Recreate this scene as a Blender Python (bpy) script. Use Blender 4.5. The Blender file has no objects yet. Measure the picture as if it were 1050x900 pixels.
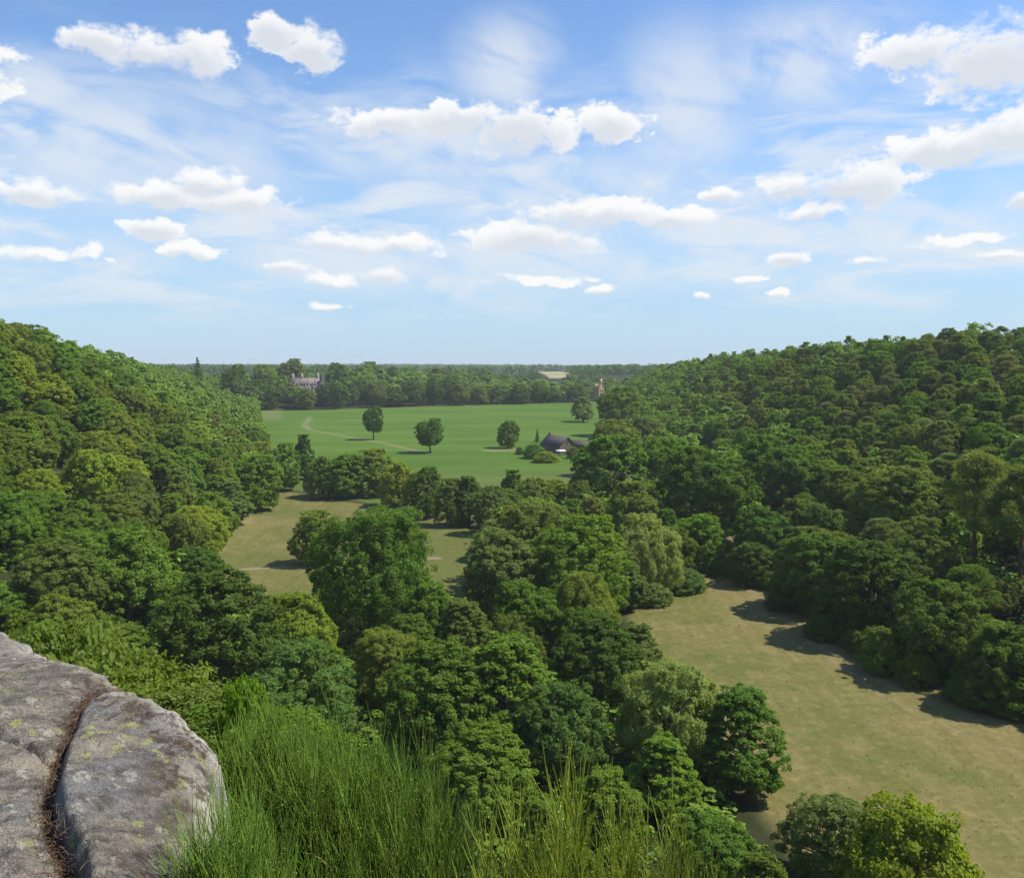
import bpy, math, random
import numpy as np

# ------------------------------------------------------------------ camera, sky, sun, exposure
S = bpy.context.scene
COL = S.collection
R = math.radians
EYE_Z = 42.0
FPX = 909.0                      # focal length in photo pixels (photo is 1050 wide)
PITCH = math.atan(75.0 / FPX)

cam_d = bpy.data.cameras.new('camera')
cam_d.sensor_fit = 'HORIZONTAL'
cam_d.sensor_width = 36.0
cam_d.lens = 36.0 * FPX / 1050.0
cam_d.clip_start = 0.05
cam_d.clip_end = 20000.0
cam = bpy.data.objects.new('camera', cam_d)
COL.objects.link(cam)
cam.location = (0, 0, EYE_Z)
cam.rotation_euler = (R(90) - PITCH, 0, 0)
S.camera = cam

SUN_AZ = R(88)                   # from the view direction towards the right
SUN_EL = R(54)
sun_d = bpy.data.lights.new('sun', 'SUN')
sun_d.energy = 4.5
sun_d.angle = R(0.53)
sun_d.color = (1.0, 0.94, 0.84)
sun = bpy.data.objects.new('sun', sun_d)
COL.objects.link(sun)
sun.rotation_euler = (R(90) - SUN_EL, 0, math.pi - SUN_AZ)
sun.location = (60, 30, 120)

S.view_settings.view_transform = 'Standard'
S.view_settings.look = 'None'
S.view_settings.gamma = 1.0
S.view_settings.use_curve_mapping = False
S.view_settings.exposure = 0.42
S.render.engine = 'CYCLES'
cy = S.cycles
cy.max_bounces = 8
cy.diffuse_bounces = 5
cy.glossy_bounces = 1
cy.transmission_bounces = 6
cy.volume_bounces = 0
cy.caustics_reflective = False
cy.caustics_refractive = False
cy.use_denoising = True
cy.use_adaptive_sampling = True
cy.adaptive_threshold = 0.02


def pix_dir(px, py):
    a = (px - 525.0) / FPX
    b = -(py - 450.0) / FPX
    cp, sp = math.cos(PITCH), math.sin(PITCH)
    return np.array([a, cp + b * sp, -sp + b * cp])


class NT:
    """small helper to write node trees"""

    def __init__(self, tree):
        self.t = tree

    def n(self, kind, **kw):
        nd = self.t.nodes.new(kind)
        ins = kw.pop('ins', {})
        for k, v in kw.items():
            setattr(nd, k, v)
        for k, v in ins.items():
            self.set(nd, k, v)
        return nd

    def set(self, nd, k, v):
        sk = nd.inputs[k]
        if isinstance(v, bpy.types.NodeSocket):
            self.t.links.new(v, sk)
        else:
            sk.default_value = v

    def m(self, op, a, b=None, c=None, clamp=False):
        nd = self.t.nodes.new('ShaderNodeMath')
        nd.operation = op
        nd.use_clamp = clamp
        for i, v in enumerate((a, b, c)):
            if v is not None:
                self.set(nd, i, v)
        return nd.outputs[0]

    def v(self, op, a, b=None, c=None):
        nd = self.t.nodes.new('ShaderNodeVectorMath')
        nd.operation = op
        for i, x in enumerate((a, b, c)):
            if x is not None:
                self.set(nd, i, x)
        return nd.outputs['Value'] if op in ('LENGTH', 'DOT_PRODUCT') else nd.outputs[0]

    def noise(self, vec, scale, detail=4.0, rough=0.5, dist=0.0, col=False):
        nd = self.t.nodes.new('ShaderNodeTexNoise')
        nd.inputs['Scale'].default_value = scale
        nd.inputs['Detail'].default_value = detail
        nd.inputs['Roughness'].default_value = rough
        nd.inputs['Distortion'].default_value = dist
        if vec is not None:
            self.t.links.new(vec, nd.inputs['Vector'])
        return nd.outputs['Color' if col else 'Fac']

    def sstep(self, x, a, b, lo=0.0, hi=1.0):
        nd = self.t.nodes.new('ShaderNodeMapRange')
        nd.interpolation_type = 'SMOOTHSTEP'
        self.set(nd, 0, x)
        nd.inputs[1].default_value = a
        nd.inputs[2].default_value = b
        nd.inputs[3].default_value = lo
        nd.inputs[4].default_value = hi
        return nd.outputs[0]

    def mix(self, f, a, b, blend='MIX'):
        nd = self.t.nodes.new('ShaderNodeMix')
        nd.data_type = 'RGBA'
        nd.blend_type = blend
        nd.clamp_factor = True
        self.set(nd, 0, f)
        for k, v in ((6, a), (7, b)):
            if not isinstance(v, bpy.types.NodeSocket) and len(v) == 3:
                v = (*v, 1.0)
            self.set(nd, k, v)
        return nd.outputs[2]


# ---- world: Nishita sky with fair-weather cumulus and thin cirrus, laid out by direction
W = bpy.data.worlds.new('World')
S.world = W
W.use_nodes = True
W.node_tree.nodes.clear()
w = NT(W.node_tree)
SKY_STRENGTH = 0.118
sky = w.n('ShaderNodeTexSky', sky_type='NISHITA', sun_disc=False, sun_elevation=SUN_EL, sun_rotation=SUN_AZ,
          altitude=50.0, air_density=1.0, dust_density=0.12, ozone_density=1.8)
sky_tint = w.mix(1.0, sky.outputs[0], (0.86, 1.0, 1.16), 'MULTIPLY')
tc = w.n('ShaderNodeTexCoord')
sep = w.n('ShaderNodeSeparateXYZ', ins={0: tc.outputs['Generated']})
az = w.m('ARCTAN2', sep.outputs[0], sep.outputs[1])
el = w.m('ARCSINE', sep.outputs[2])
P0 = w.n('ShaderNodeCombineXYZ', ins={0: az, 1: el}).outputs[0]
# cumulus outlines (photo pixels): centre x, y, half width, half height, weight
CUMULUS = [
    (100, 43, 32, 12), (150, 52, 44, 17), (205, 60, 34, 22),
    (282, 36, 30, 17), (320, 50, 36, 20), (472, 122, 56, 18), (535, 134, 58, 25),
    (624, 125, 38, 19), (400, 124, 62, 13), (212, 182, 36, 13), (165, 200, 60, 13), (245, 206, 56, 14),
    (35, 197, 46, 13), (158, 235, 30, 10), (195, 254, 34, 8), (40, 258, 58, 8), (348, 246, 44, 11),
    (405, 252, 52, 11), (290, 274, 24, 7), (340, 285, 40, 8), (392, 284, 28, 9), (338, 314, 24, 4),
    (545, 243, 74, 16), (610, 216, 80, 14), (690, 222, 48, 11), (560, 288, 50, 6), (618, 297, 18, 4),
    (740, 200, 22, 7), (815, 188, 38, 13), (882, 188, 56, 20), (833, 218, 34, 10), (935, 52, 42, 20),
    (1022, 62, 56, 34), (968, 150, 54, 16), (1035, 138, 50, 20), (810, 265, 22, 7),
    (887, 267, 19, 5), (775, 286, 19, 3.5), (720, 302, 11, 4), (800, 300, 12, 4), (1024, 262, 28, 5),
    (985, 246, 46, 6), (1050, 205, 12, 10), (-70, 60, 60, 30), (1130, 210, 60, 20), (-90, 215, 60, 18), (1180, 90, 70, 30),
]


def sky_ellipse(c):
    d = pix_dir(c[0], c[1])
    d = d / np.linalg.norm(d)
    return math.atan2(d[0], d[1]), math.asin(d[2]), c[2] / FPX * 1.02, c[3] / FPX * 1.02


fine = w.noise(P0, 26.0, 6.0, 0.56, 0.3, col=True)
coarse = w.noise(P0, 10.0, 3.0, 0.5, 0.0, col=True)
wrp = w.v('ADD', w.v('MULTIPLY', w.v('SUBTRACT', fine, (0.5, 0.5, 0.5)), (0.036, 0.026, 0.0)),
          w.v('MULTIPLY', w.v('SUBTRACT', coarse, (0.5, 0.5, 0.5)), (0.03, 0.012, 0.0)))
Pw = w.v('ADD', P0, wrp)


def outline(P, clouds):
    """distance field of the cumulus outlines: 0 at a centre, 1 on an outline"""
    acc = None
    for c in clouds:
        a, e, ra, re = sky_ellipse(c)
        q = w.v('MULTIPLY_ADD', P, (1 / ra, 1 / re, 0.0), (-a / ra, -e / re, 0.0))
        ln = w.v('LENGTH', q)
        acc = ln if acc is None else w.m('SMOOTH_MIN', acc, ln, 0.28)
    return acc


Ps = w.v('ADD', P0, w.v('MULTIPLY', wrp, (0.6, 0.38, 0.0)))
BIGC = [c for c in CUMULUS if c[2] >= 34]
SMALLC = [c for c in CUMULUS if c[2] < 34]
dist_here = w.m('MINIMUM', outline(Pw, BIGC), outline(Ps, SMALLC))
UP = (0.004, 0.0105, 0.0)
dist_up = w.m('MINIMUM', outline(w.v('ADD', Pw, UP), BIGC), outline(w.v('ADD', Ps, (0.002, 0.005, 0.0)), SMALLC))
puff = w.noise(w.v('MULTIPLY', P0, (1.0, 1.5, 1.0)), 40.0, 7.0, 0.62)
dens = w.m('SUBTRACT', 1.0, dist_here)
dens = w.m('ADD', dens, w.m('MULTIPLY', w.m('SUBTRACT', puff, 0.5), 2.2))
soft = w.noise(P0, 7.0, 2.0, 0.5)
cum = w.sstep(w.m('DIVIDE', w.m('ADD', dens, 0.12), w.sstep(soft, 0.38, 0.65, 0.42, 1.2)), 0.0, 0.75)
# clouds of the part of the sky the photograph does not show
az_abs = w.m('ABSOLUTE', az)
elsewhere = w.sstep(az_abs, 0.62, 0.85)
gen = w.noise(w.v('MULTIPLY', P0, (1.0, 2.3, 1.0)), 5.0, 6.0, 0.55)
gen = w.m('MULTIPLY', w.sstep(gen, 0.56, 0.68), elsewhere)
cum = w.m('MAXIMUM', cum, w.m('MULTIPLY', gen, 0.9))
up_d = w.m('ADD', w.m('SUBTRACT', 1.0, dist_up), w.m('MULTIPLY', w.m('SUBTRACT', puff, 0.5), 0.6))
under = w.sstep(up_d, -0.1, 0.7)            # cloud above this point: the grey underside
# cirrus veil
VEIL = [(120, 150, 230, 75), (600, 215, 240, 70), (930, 235, 220, 50), (700, 110, 90, 90), (430, 150, 170, 50),
        (520, 70, 70, 60), (30, 90, 80, 40), (830, 60, 130, 60), (500, 270, 560, 40)]
vacc = None
for c in VEIL:
    a, e, ra, re = sky_ellipse(c)
    ln = w.v('LENGTH', w.v('MULTIPLY_ADD', P0, (1 / ra, 1 / re, 0.0), (-a / ra, -e / re, 0.0)))
    vacc = ln if vacc is None else w.m('MINIMUM', vacc, ln)
rotd = w.n('ShaderNodeVectorRotate', rotation_type='Z_AXIS', ins={'Vector': P0, 'Angle': 0.35})
streak = w.noise(w.v('MULTIPLY', rotd.outputs[0], (2.2, 8.0, 1.0)), 2.4, 5.0, 0.55, 0.8)
wisps = w.noise(P0, 9.0, 5.0, 0.6, 0.6)
veil = w.m('MULTIPLY', w.sstep(vacc, 1.15, 0.15), w.sstep(w.m('ADD', w.m('MULTIPLY', streak, 0.6), w.m('MULTIPLY', wisps, 0.4)), 0.32, 0.60))
strat = w.noise(w.v('MULTIPLY', P0, (3.0, 11.0, 1.0)), 2.0, 6.0, 0.6, 0.5)
band = w.m('MULTIPLY', w.sstep(el, 0.02, 0.10), w.sstep(el, 0.36, 0.2))
strat = w.m('MULTIPLY', w.sstep(strat, 0.41, 0.64), band)
veil = w.m('MAXIMUM', w.m('MULTIPLY', veil, 0.8), w.m('MULTIPLY', strat, 0.85))
white = 1.0 / 1.34 / SKY_STRENGTH
cl_lit = (1.0 * white, 1.0 * white, 0.99 * white, 1)
cl_low = (0.66 * white, 0.71 * white, 0.79 * white, 1)
cl_veil = (0.80 * white, 0.85 * white, 0.91 * white, 1)
low = w.m('MULTIPLY', w.sstep(el, 0.34, -0.02), 0.85)
sky_low = w.mix(low, sky_tint, (0.44 / 1.34 / SKY_STRENGTH, 0.63 / 1.34 / SKY_STRENGTH, 0.83 / 1.34 / SKY_STRENGTH, 1))
c1 = w.mix(veil, sky_low, cl_veil)
ccol = w.mix(w.m('MULTIPLY', under, 0.78), cl_lit, cl_low)
c2 = w.mix(w.m('MULTIPLY', cum, 0.94), c1, ccol)
bg = w.n('ShaderNodeBackground', ins={0: c2, 1: SKY_STRENGTH})
wo = w.n('ShaderNodeOutputWorld', ins={0: bg.outputs[0]})

# ------------------------------------------------------------------ helpers
rng = np.random.default_rng(7)
random.seed(7)


def mesh_np(name, V, Q, mat=None, smooth=False):
    V = np.ascontiguousarray(V, dtype=np.float32)
    Q = np.ascontiguousarray(Q, dtype=np.int32)
    k = Q.shape[1]
    me = bpy.data.meshes.new(name)
    me.vertices.add(len(V))
    me.vertices.foreach_set('co', V.ravel())
    me.loops.add(Q.size)
    me.loops.foreach_set('vertex_index', Q.ravel())
    me.polygons.add(len(Q))
    me.polygons.foreach_set('loop_start', np.arange(0, Q.size, k, dtype=np.int32))
    if smooth:
        me.polygons.foreach_set('use_smooth', np.ones(len(Q), dtype=bool))
    me.update(calc_edges=True)
    if mat:
        me.materials.append(mat)
    return me


def obj(name, me, parent=None, link=True):
    o = bpy.data.objects.new(name, me)
    if link:
        COL.objects.link(o)
    if parent:
        o.parent = parent
    return o


def tag(o, label=None, cat=None, group=None, kind=None):
    if label:
        o['label'] = label
    if cat:
        o['category'] = cat
    if group:
        o['group'] = group
    if kind:
        o['kind'] = kind
    return o


_perm = np.random.default_rng(3).random((256, 256))


def vnoise(x, y):
    xi = np.floor(x).astype(np.int64)
    yi = np.floor(y).astype(np.int64)
    fx, fy = x - xi, y - yi
    fx = fx * fx * (3 - 2 * fx)
    fy = fy * fy * (3 - 2 * fy)
    a = _perm[xi & 255, yi & 255]
    b = _perm[(xi + 1) & 255, yi & 255]
    c = _perm[xi & 255, (yi + 1) & 255]
    d = _perm[(xi + 1) & 255, (yi + 1) & 255]
    return (a * (1 - fx) + b * fx) * (1 - fy) + (c * (1 - fx) + d * fx) * fy - 0.5


def fbm(x, y, n=4, g=0.5):
    s, amp = 0.0, 1.0
    for i in range(n):
        s = s + amp * vnoise(x * 2 ** i + 17.3 * i, y * 2 ** i + 5.1 * i)
        amp *= g
    return s


def sm(t):
    t = np.clip(t, 0, 1)
    return t * t * (3 - 2 * t)


# ------------------------------------------------------------------ the lie of the land
FLY = [-300, 20, 60, 100, 180, 270, 400, 475, 600, 760, 1000, 1500]
FLX = [-20, -24, -34, -46, -61, -73, -112, -133, -172, -215, -330, -500]
FRY = [-300, 40, 75, 100, 130, 185, 300, 450, 600, 860, 1200, 1800]
FRX = [90, 82, 72, 60, 50, 47, 53, 57, 66, 92, 170, 330]
PLY = [0, 150, 250, 350, 500, 700, 1000]
PLZ = [44, 44, 44, 41.5, 35, 30, 29]
PRY = [0, 150, 300, 420, 500, 620, 760, 1000]
PRZ = [44, 44, 44, 43.5, 40, 34, 29, 28]
WRY = [0, 300, 450, 700]
WRW = [150, 140, 105, 60]


def ground(x, y):
    x = np.asarray(x, dtype=np.float64)
    y = np.asarray(y, dtype=np.float64)
    base = 0.0185 * np.clip(y - 230, 0, 520) + 19.0 * sm((y - 745) / 480)
    far = sm((y - 900) / 900)
    base = base + 11.0 * np.exp(-((x + 150) / 120.0) ** 2 - ((y - 870) / 95.0) ** 2)
    base = base + far * (7.0 * vnoise(x / 420.0 + 3.1, y / 520.0) + 3.0 * vnoise(x / 150.0, y / 170.0 + 8.0))
    base = base + (8.0 + 18.0 * vnoise(x / 1100.0 + 5.5, y / 2500.0)) * sm((y - 2600) / 2400)
    base = base + 0.5 * vnoise(x / 31.0, y / 37.0) * (1 - far)
    sl = np.interp(y, FLY, FLX) - x
    pl = np.interp(y, PLY, PLZ)
    left = base + np.maximum(pl - base, 0) * sm((sl + 4) / 92.0) * 1.0
    left = left + 5.0 * vnoise(x / 55.0 + 9.0, y / 61.0) * sm(sl / 60.0)
    sr = x - np.interp(y, FRY, FRX)
    pr = np.interp(y, PRY, PRZ)
    right = base + np.maximum(pr - base, 0) * sm((sr + 6) / np.interp(y, WRY, WRW))
    right = right + 6.0 * vnoise(x / 60.0 + 2.0, y / 66.0 + 5.0) * sm(sr / 60.0)
    z = np.maximum(left, right)
    edge = 1.5 + 1.7 * sm((-x - 1.1) / 0.7)
    t = y - edge - 0.5 * np.maximum(-x - 2.5, 0) - 0.1 * np.maximum(x - 3, 0) + 0.8 * vnoise(x / 3.0, y / 3.0)
    own = 40.2 - 2.3 * sm(t / 1.6) - 4.0 * sm((t - 3.2) / 2.0) - 36.0 * np.clip((t - 3.5) / 40.0, 0, 2) ** 0.8
    own = own + 0.1 * vnoise(x / 0.9, y / 0.9)
    own = np.where(own > 0.3, own, -9.0)
    return np.maximum(z, own)


def ray_hit(px, py):
    d = pix_dir(px, py)
    t = np.concatenate([np.arange(3, 60, 0.5), 60 * 1.006 ** np.arange(0, 780)])
    x, y, z = d[0] * t, d[1] * t, EYE_Z + d[2] * t
    c = z - ground(x, y)
    i = int(np.argmax(c < 0)) if (c < 0).any() else len(t) - 1
    return x[i], y[i]


def spot_for_top(px, py, h, dmin=0, wpx=None, asp=None):
    """where a plant of height h stands whose tip is seen at this pixel"""
    d = pix_dir(px, py)
    t = np.concatenate([np.arange(6, 60, 0.4), 60 * 1.004 ** np.arange(0, 900)])
    x, y, z = d[0] * t, d[1] * t, EYE_Z + d[2] * t
    c = z - ground(x, y)
    ok = np.maximum.accumulate(((c > h) & (t >= dmin)).astype(np.int8)) > 0
    hit = ok & (c <= (h if asp is None else np.clip(asp * wpx * t / FPX, 4, 26)))
    if asp is not None:
        ok = np.maximum.accumulate(((c > asp * wpx * t / FPX) & (t >= max(dmin, 30))).astype(np.int8)) > 0
        hit = ok & (c <= asp * wpx * t / FPX)
    i = int(np.argmax(hit)) if hit.any() else len(t) - 1
    return x[i], y[i], max(c[i], 1.0) if asp is not None else h


def project(x, y, z):
    cp, sp = math.cos(PITCH), math.sin(PITCH)
    dz = z - EYE_Z
    f = y * cp - dz * sp
    u = y * sp + dz * cp
    return 525 + FPX * x / f, 450 - FPX * u / f, f


# ------------------------------------------------------------------ materials
def new_mat(name):
    m = bpy.data.materials.new(name)
    m.use_nodes = True
    m.node_tree.nodes.clear()
    return m, NT(m.node_tree)


def foliage_mat(name, trans=0.35, var=0.55, clump=1.1):
    m, t = new_mat(name)
    info = t.n('ShaderNodeObjectInfo')
    geo = t.n('ShaderNodeNewGeometry')
    tcx = t.n('ShaderNodeTexCoord')
    isl = geo.outputs['Random Per Island']
    cl = t.noise(tcx.outputs['Object'], clump, 2.0, 0.5)
    hue = t.m('ADD', 0.5, t.m('ADD', t.m('MULTIPLY', t.m('SUBTRACT', isl, 0.5), 0.03), t.m('MULTIPLY', t.m('SUBTRACT', cl, 0.5), -0.03)))
    val = t.m('ADD', 1.0 - var / 2, t.m('MULTIPLY', isl, var))
    val = t.m('MULTIPLY', val, t.m('ADD', 0.8, t.m('MULTIPLY', cl, 0.4)))
    hsv = t.n('ShaderNodeHueSaturation', ins={'Hue': hue, 'Saturation': 1.0, 'Value': val, 'Color': info.outputs['Color']})
    pb = t.n('ShaderNodeBsdfPrincipled', ins={'Base Color': hsv.outputs[0], 'Roughness': 0.6, 'Specular IOR Level': 0.07})
    tl = t.n('ShaderNodeHueSaturation', ins={'Hue': 0.485, 'Saturation': 1.15, 'Value': 1.25, 'Color': hsv.outputs[0]})
    tr = t.n('ShaderNodeBsdfTranslucent', ins={'Color': tl.outputs[0]})
    mx = t.n('ShaderNodeMixShader', ins={0: trans, 1: pb.outputs[0], 2: tr.outputs[0]})
    t.n('ShaderNodeOutputMaterial', ins={0: mx.outputs[0]})
    return m


M_LEAF = foliage_mat('leaf', 0.48, 0.45)
M_NEEDLE = foliage_mat('needle', 0.35, 0.5)
M_SHOOT = foliage_mat('broom_shoot', 0.2, 0.8, 6.0)


def simple_mat(name, c1, c2, scale, rough=0.85, bump=0.0, stretch=(1, 1, 1), detail=5):
    m, t = new_mat(name)
    tcx = t.n('ShaderNodeTexCoord')
    v = t.v('MULTIPLY', tcx.outputs['Object'], stretch)
    f = t.noise(v, scale, detail, 0.6)
    col = t.mix(t.sstep(f, 0.3, 0.7), c1, c2)
    pb = t.n('ShaderNodeBsdfPrincipled', ins={'Base Color': col, 'Roughness': rough, 'Specular IOR Level': 0.2})
    if bump:
        b = t.n('ShaderNodeBump', ins={'Strength': bump, 'Distance': 0.05, 'Height': f})
        t.set(pb, 'Normal', b.outputs[0])
    t.n('ShaderNodeOutputMaterial', ins={0: pb.outputs[0]})
    return m


M_BARK = simple_mat('bark', (0.05, 0.04, 0.03), (0.16, 0.13, 0.10), 3.0, 0.9, 0.6, (4, 4, 1))
M_PINEBARK = simple_mat('pine_bark', (0.07, 0.04, 0.028), (0.2, 0.11, 0.07), 3.0, 0.9, 0.6, (4, 4, 1))
M_STRAW = simple_mat('dry_straw', (0.30, 0.22, 0.11), (0.46, 0.37, 0.2), 9.0)
M_STEM = simple_mat('woody_stem', (0.07, 0.04, 0.022), (0.2, 0.12, 0.065), 12.0)


# ground
def ground_mat():
    m, t = new_mat('ground')
    geo = t.n('ShaderNodeNewGeometry')
    pos = geo.outputs['Position']
    at = t.n('ShaderNodeAttribute', attribute_name='zone')
    z = t.n('ShaderNodeSeparateColor', ins={0: at.outputs['Color']})
    at2 = t.n('ShaderNodeAttribute', attribute_name='zone2')
    z2 = t.n('ShaderNodeSeparateColor', ins={0: at2.outputs['Color']})
    n_big = t.noise(pos, 0.035, 4, 0.55)
    n_mid = t.noise(pos, 0.22, 5, 0.6)
    n_fine = t.noise(pos, 1.6, 5, 0.65)
    n_str = t.noise(t.v('MULTIPLY', pos, (0.55, 0.10, 0.3)), 1.0, 5, 0.6)
    # woodland floor: litter, moss, bramble
    wood = t.mix(t.sstep(n_mid, 0.35, 0.65), (0.026, 0.036, 0.011), (0.040, 0.040, 0.017))
    # dry meadow: straw with greener sweeps
    straw = t.mix(t.sstep(n_str, 0.36, 0.66), (0.178, 0.152, 0.052), (0.228, 0.184, 0.078))
    green = t.mix(n_fine, (0.105, 0.122, 0.028), (0.145, 0.146, 0.042))
    gfac = t.m('ADD', t.m('MULTIPLY', t.m('SUBTRACT', n_big, 0.5), 1.7), t.m('ADD', t.m('MULTIPLY', t.m('SUBTRACT', n_mid, 0.5), 1.1), z2.outputs[0]))
    mead = t.mix(t.sstep(gfac, 0.15, 0.85), straw, green)
    mead = t.mix(t.sstep(n_fine, 0.58, 0.78), mead, (0.21, 0.185, 0.105))
    n_tuf = t.noise(pos, 0.85, 6, 0.75)
    mead = t.mix(t.sstep(n_tuf, 0.60, 0.44), mead, t.mix(1.0, mead, (0.80, 0.84, 0.74), 'MULTIPLY'))
    mead = t.mix(t.m('MULTIPLY', t.sstep(n_tuf, 0.56, 0.70), 0.7), mead, t.mix(1.0, mead, (1.4, 1.3, 1.25), 'MULTIPLY'))
    weeds = t.sstep(t.noise(pos, 0.7, 3, 0.5), 0.63, 0.70)
    mead = t.mix(t.m('MULTIPLY', weeds, 0.25), mead, (0.07, 0.085, 0.03))
    # green crop field with faint tramlines and sweeps
    n_f = t.noise(t.v('MULTIPLY', pos, (0.012, 0.05, 0.1)), 1.0, 4, 0.55)
    fieldc = t.mix(t.sstep(n_f, 0.34, 0.66), (0.060, 0.125, 0.012), (0.094, 0.162, 0.018))
    fieldc = t.mix(t.m('MULTIPLY', t.sstep(n_mid, 0.45, 0.75), 0.35), fieldc, (0.10, 0.145, 0.045))
    fieldc = t.mix(z2.outputs[1], fieldc, (0.105, 0.12, 0.042))
    bare = t.mix(n_fine, (0.23, 0.175, 0.11), (0.32, 0.26, 0.17))
    stub = t.mix(n_mid, (0.36, 0.29, 0.17), (0.26, 0.27, 0.12))
    c = t.mix(z.outputs[0], wood, mead)
    c = t.mix(z.outputs[1], c, fieldc)
    c = t.mix(z2.outputs[2], c, stub)
    c = t.mix(z.outputs[2], c, bare)
    pb = t.n('ShaderNodeBsdfPrincipled', ins={'Base Color': c, 'Roughness': 0.95, 'Specular IOR Level': 0.1})
    hgt = t.m('ADD', t.m('MULTIPLY', n_fine, 0.6), t.noise(pos, 6.0, 3, 0.6))
    b = t.n('ShaderNodeBump', ins={'Strength': 0.55, 'Distance': 0.12, 'Height': hgt})
    t.set(pb, 'Normal', b.outputs[0])
    t.n('ShaderNodeOutputMaterial', ins={0: pb.outputs[0]})
    return m


M_GROUND = ground_mat()


# ------------------------------------------------------------------ ground sheet (polar grid, finest where the view is)
def seg_dist(x, y, pts):
    best = np.full(x.shape, 1e9)
    for (ax, ay), (bx, by) in zip(pts[:-1], pts[1:]):
        dx, dy = bx - ax, by - ay
        tt = np.clip(((x - ax) * dx + (y - ay) * dy) / (dx * dx + dy * dy + 1e-9), 0, 1)
        best = np.minimum(best, np.hypot(x - ax - tt * dx, y - ay - tt * dy))
    return best


TRACK = [ray_hit(*p) for p in ((318, 428), (312, 437), (318, 441), (345, 446), (372, 451), (400, 456), (425, 462), (440, 465))]
TRACK2 = [ray_hit(*p) for p in ((505, 462), (530, 461), (548, 466))]
PATH = [ray_hit(*p) for p in ((205, 587), (240, 584), (280, 582.5), (330, 581), (400, 578), (450, 572))]
MTRACK = [ray_hit(*p) for p in ((752, 588), (762, 600), (800, 630), (850, 668), (905, 700), (980, 728), (1060, 752), (1200, 790))]
MTRACK2 = [ray_hit(*p) for p in ((765, 600), (830, 660), (900, 712), (1000, 760), (1100, 800))]


RIVY = [40, 60, 78, 105, 145, 185, 230]
RIVX = [26, 23, 22, 20, 17, 36, 46]


def ysplit_at(x):
    return np.interp(x, [-90, -75, -45, -15, 10, 50], [300, 291, 266, 240, 236, 250])


def zones(x, y):
    fl = np.interp(y, FLY, FLX)
    fr = np.interp(y, FRY, FRX)
    wob = 4.0 * vnoise(x / 9.0, y / 9.0)
    inside = sm((x - fl + wob) / 4.0 + 2.2) * sm((fr - x + wob) / 4.0 + 0.8) * sm((y - 58) / 6.0)
    ysplit = ysplit_at(x)
    yfar = np.interp(x, [-220, -120, 0, 80], [655, 690, 745, 790])
    f = inside * sm((y - ysplit) / 3.0) * sm((yfar - y) / 6.0 + 0.5)
    m = inside * sm((ysplit - y) / 3.0)
    xr = np.interp(y, RIVY, RIVX)
    m = m * np.maximum(sm((x - xr + wob * 0.5) / 3.0) * sm((200 - y) / 6), sm((y - 156 + wob) / 4.0) * sm((-6 - x + wob) / 3.0))
    bare = sm(1.3 - seg_dist(x, y, TRACK) / 2.2) * 0.42
    bare = np.maximum(bare, sm(1.3 - seg_dist(x, y, TRACK2) / 5.0) * 0.45)
    bare = np.maximum(bare, sm(1.5 - seg_dist(x, y, PATH) / 0.75))
    bare = np.maximum(bare, sm(1.4 - seg_dist(x, y, [(44, 186), (47, 200), (52, 216)]) / 4.0) * 0.75)
    bare = np.maximum(bare, sm(1.2 - seg_dist(x, y, MTRACK) / 1.5) * 0.2)
    bare = np.maximum(bare, sm(1.2 - seg_dist(x, y, MTRACK2) / 0.8) * 0.16)
    bare = np.maximum(bare, sm((x - fl + 10) / 5) * 0.25 * sm((20 - x + fl) / 8) * sm((y - 560) / 60) * sm((690 - y) / 30))
    # greenness of the meadow: right meadow greener on its river side, left one greener by the belt
    grn = 0.5 - 0.36 * sm((x - fr + 24) / 26.0) - 0.22 * sm((115 - y) / 30.0)
    grn = np.where(x < 0, 0.55 + 0.35 * sm((x + 42) / 30.0), grn)
    olive = sm((350 - y) / 40.0) * 0.5 + sm((x - fr + 50) / 30) * sm((380 - y) / 40) * 0.4
    stub = np.zeros_like(x)
    for (cx, cy, rx, ry) in STUBBLE:
        q = np.maximum(np.abs((x - cx) / rx), np.abs((y - cy + 0.1 * (x - cx)) / ry))
        stub = np.maximum(stub, sm((1.05 - q) / 0.1))
    return m, f, bare, grn, olive, stub


STUBBLE = [(78, 1640, 26, 260), (62, 1230, 16, 120), (-130, 1500, 60, 110), (-300, 1250, 60, 60), (-215, 1230, 30, 70), (-500, 2600, 200, 300),
           (330, 2500, 160, 200), (-60, 3000, 300, 250), (600, 3600, 300, 300), (-900, 3500, 300, 300), (10, 915, 14, 30)]

ang = np.concatenate([np.linspace(-42, 42, 540), np.linspace(42, 318, 94)[1:-1]])
ang = np.radians(ang)
rr = np.concatenate([[0.04], np.linspace(0.3, 4.0, 16), 4.0 * 1.0088 ** np.arange(1, 852)])
NA, NR = len(ang), len(rr)
gx = rr[:, None] * np.sin(ang)[None, :]
gy = rr[:, None] * np.cos(ang)[None, :]
gz = ground(gx, gy)
gz = np.where(gy < -400, np.minimum(gz, 40), gz)
zm, zf, zb, zg, zo, zs = zones(gx, gy)
V = np.stack([gx, gy, gz], -1).reshape(-1, 3)
ii, jj = np.meshgrid(np.arange(NR - 1), np.arange(NA), indexing='ij')
j2 = (jj + 1) % NA
Q = np.stack([ii * NA + jj, ii * NA + j2, (ii + 1) * NA + j2, (ii + 1) * NA + jj], -1).reshape(-1, 4)[:, ::-1]
zone1 = np.stack([zm, zf, zb, np.ones_like(zm)], -1).reshape(-1, 4)
zone2 = np.stack([np.clip(zg, 0, 1), zo, zs, np.ones_like(zm)], -1).reshape(-1, 4)
qm = zm.reshape(-1)[Q].mean(1)
qf = zf.reshape(-1)[Q].mean(1)
qx = V[Q, 0].mean(1)
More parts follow.
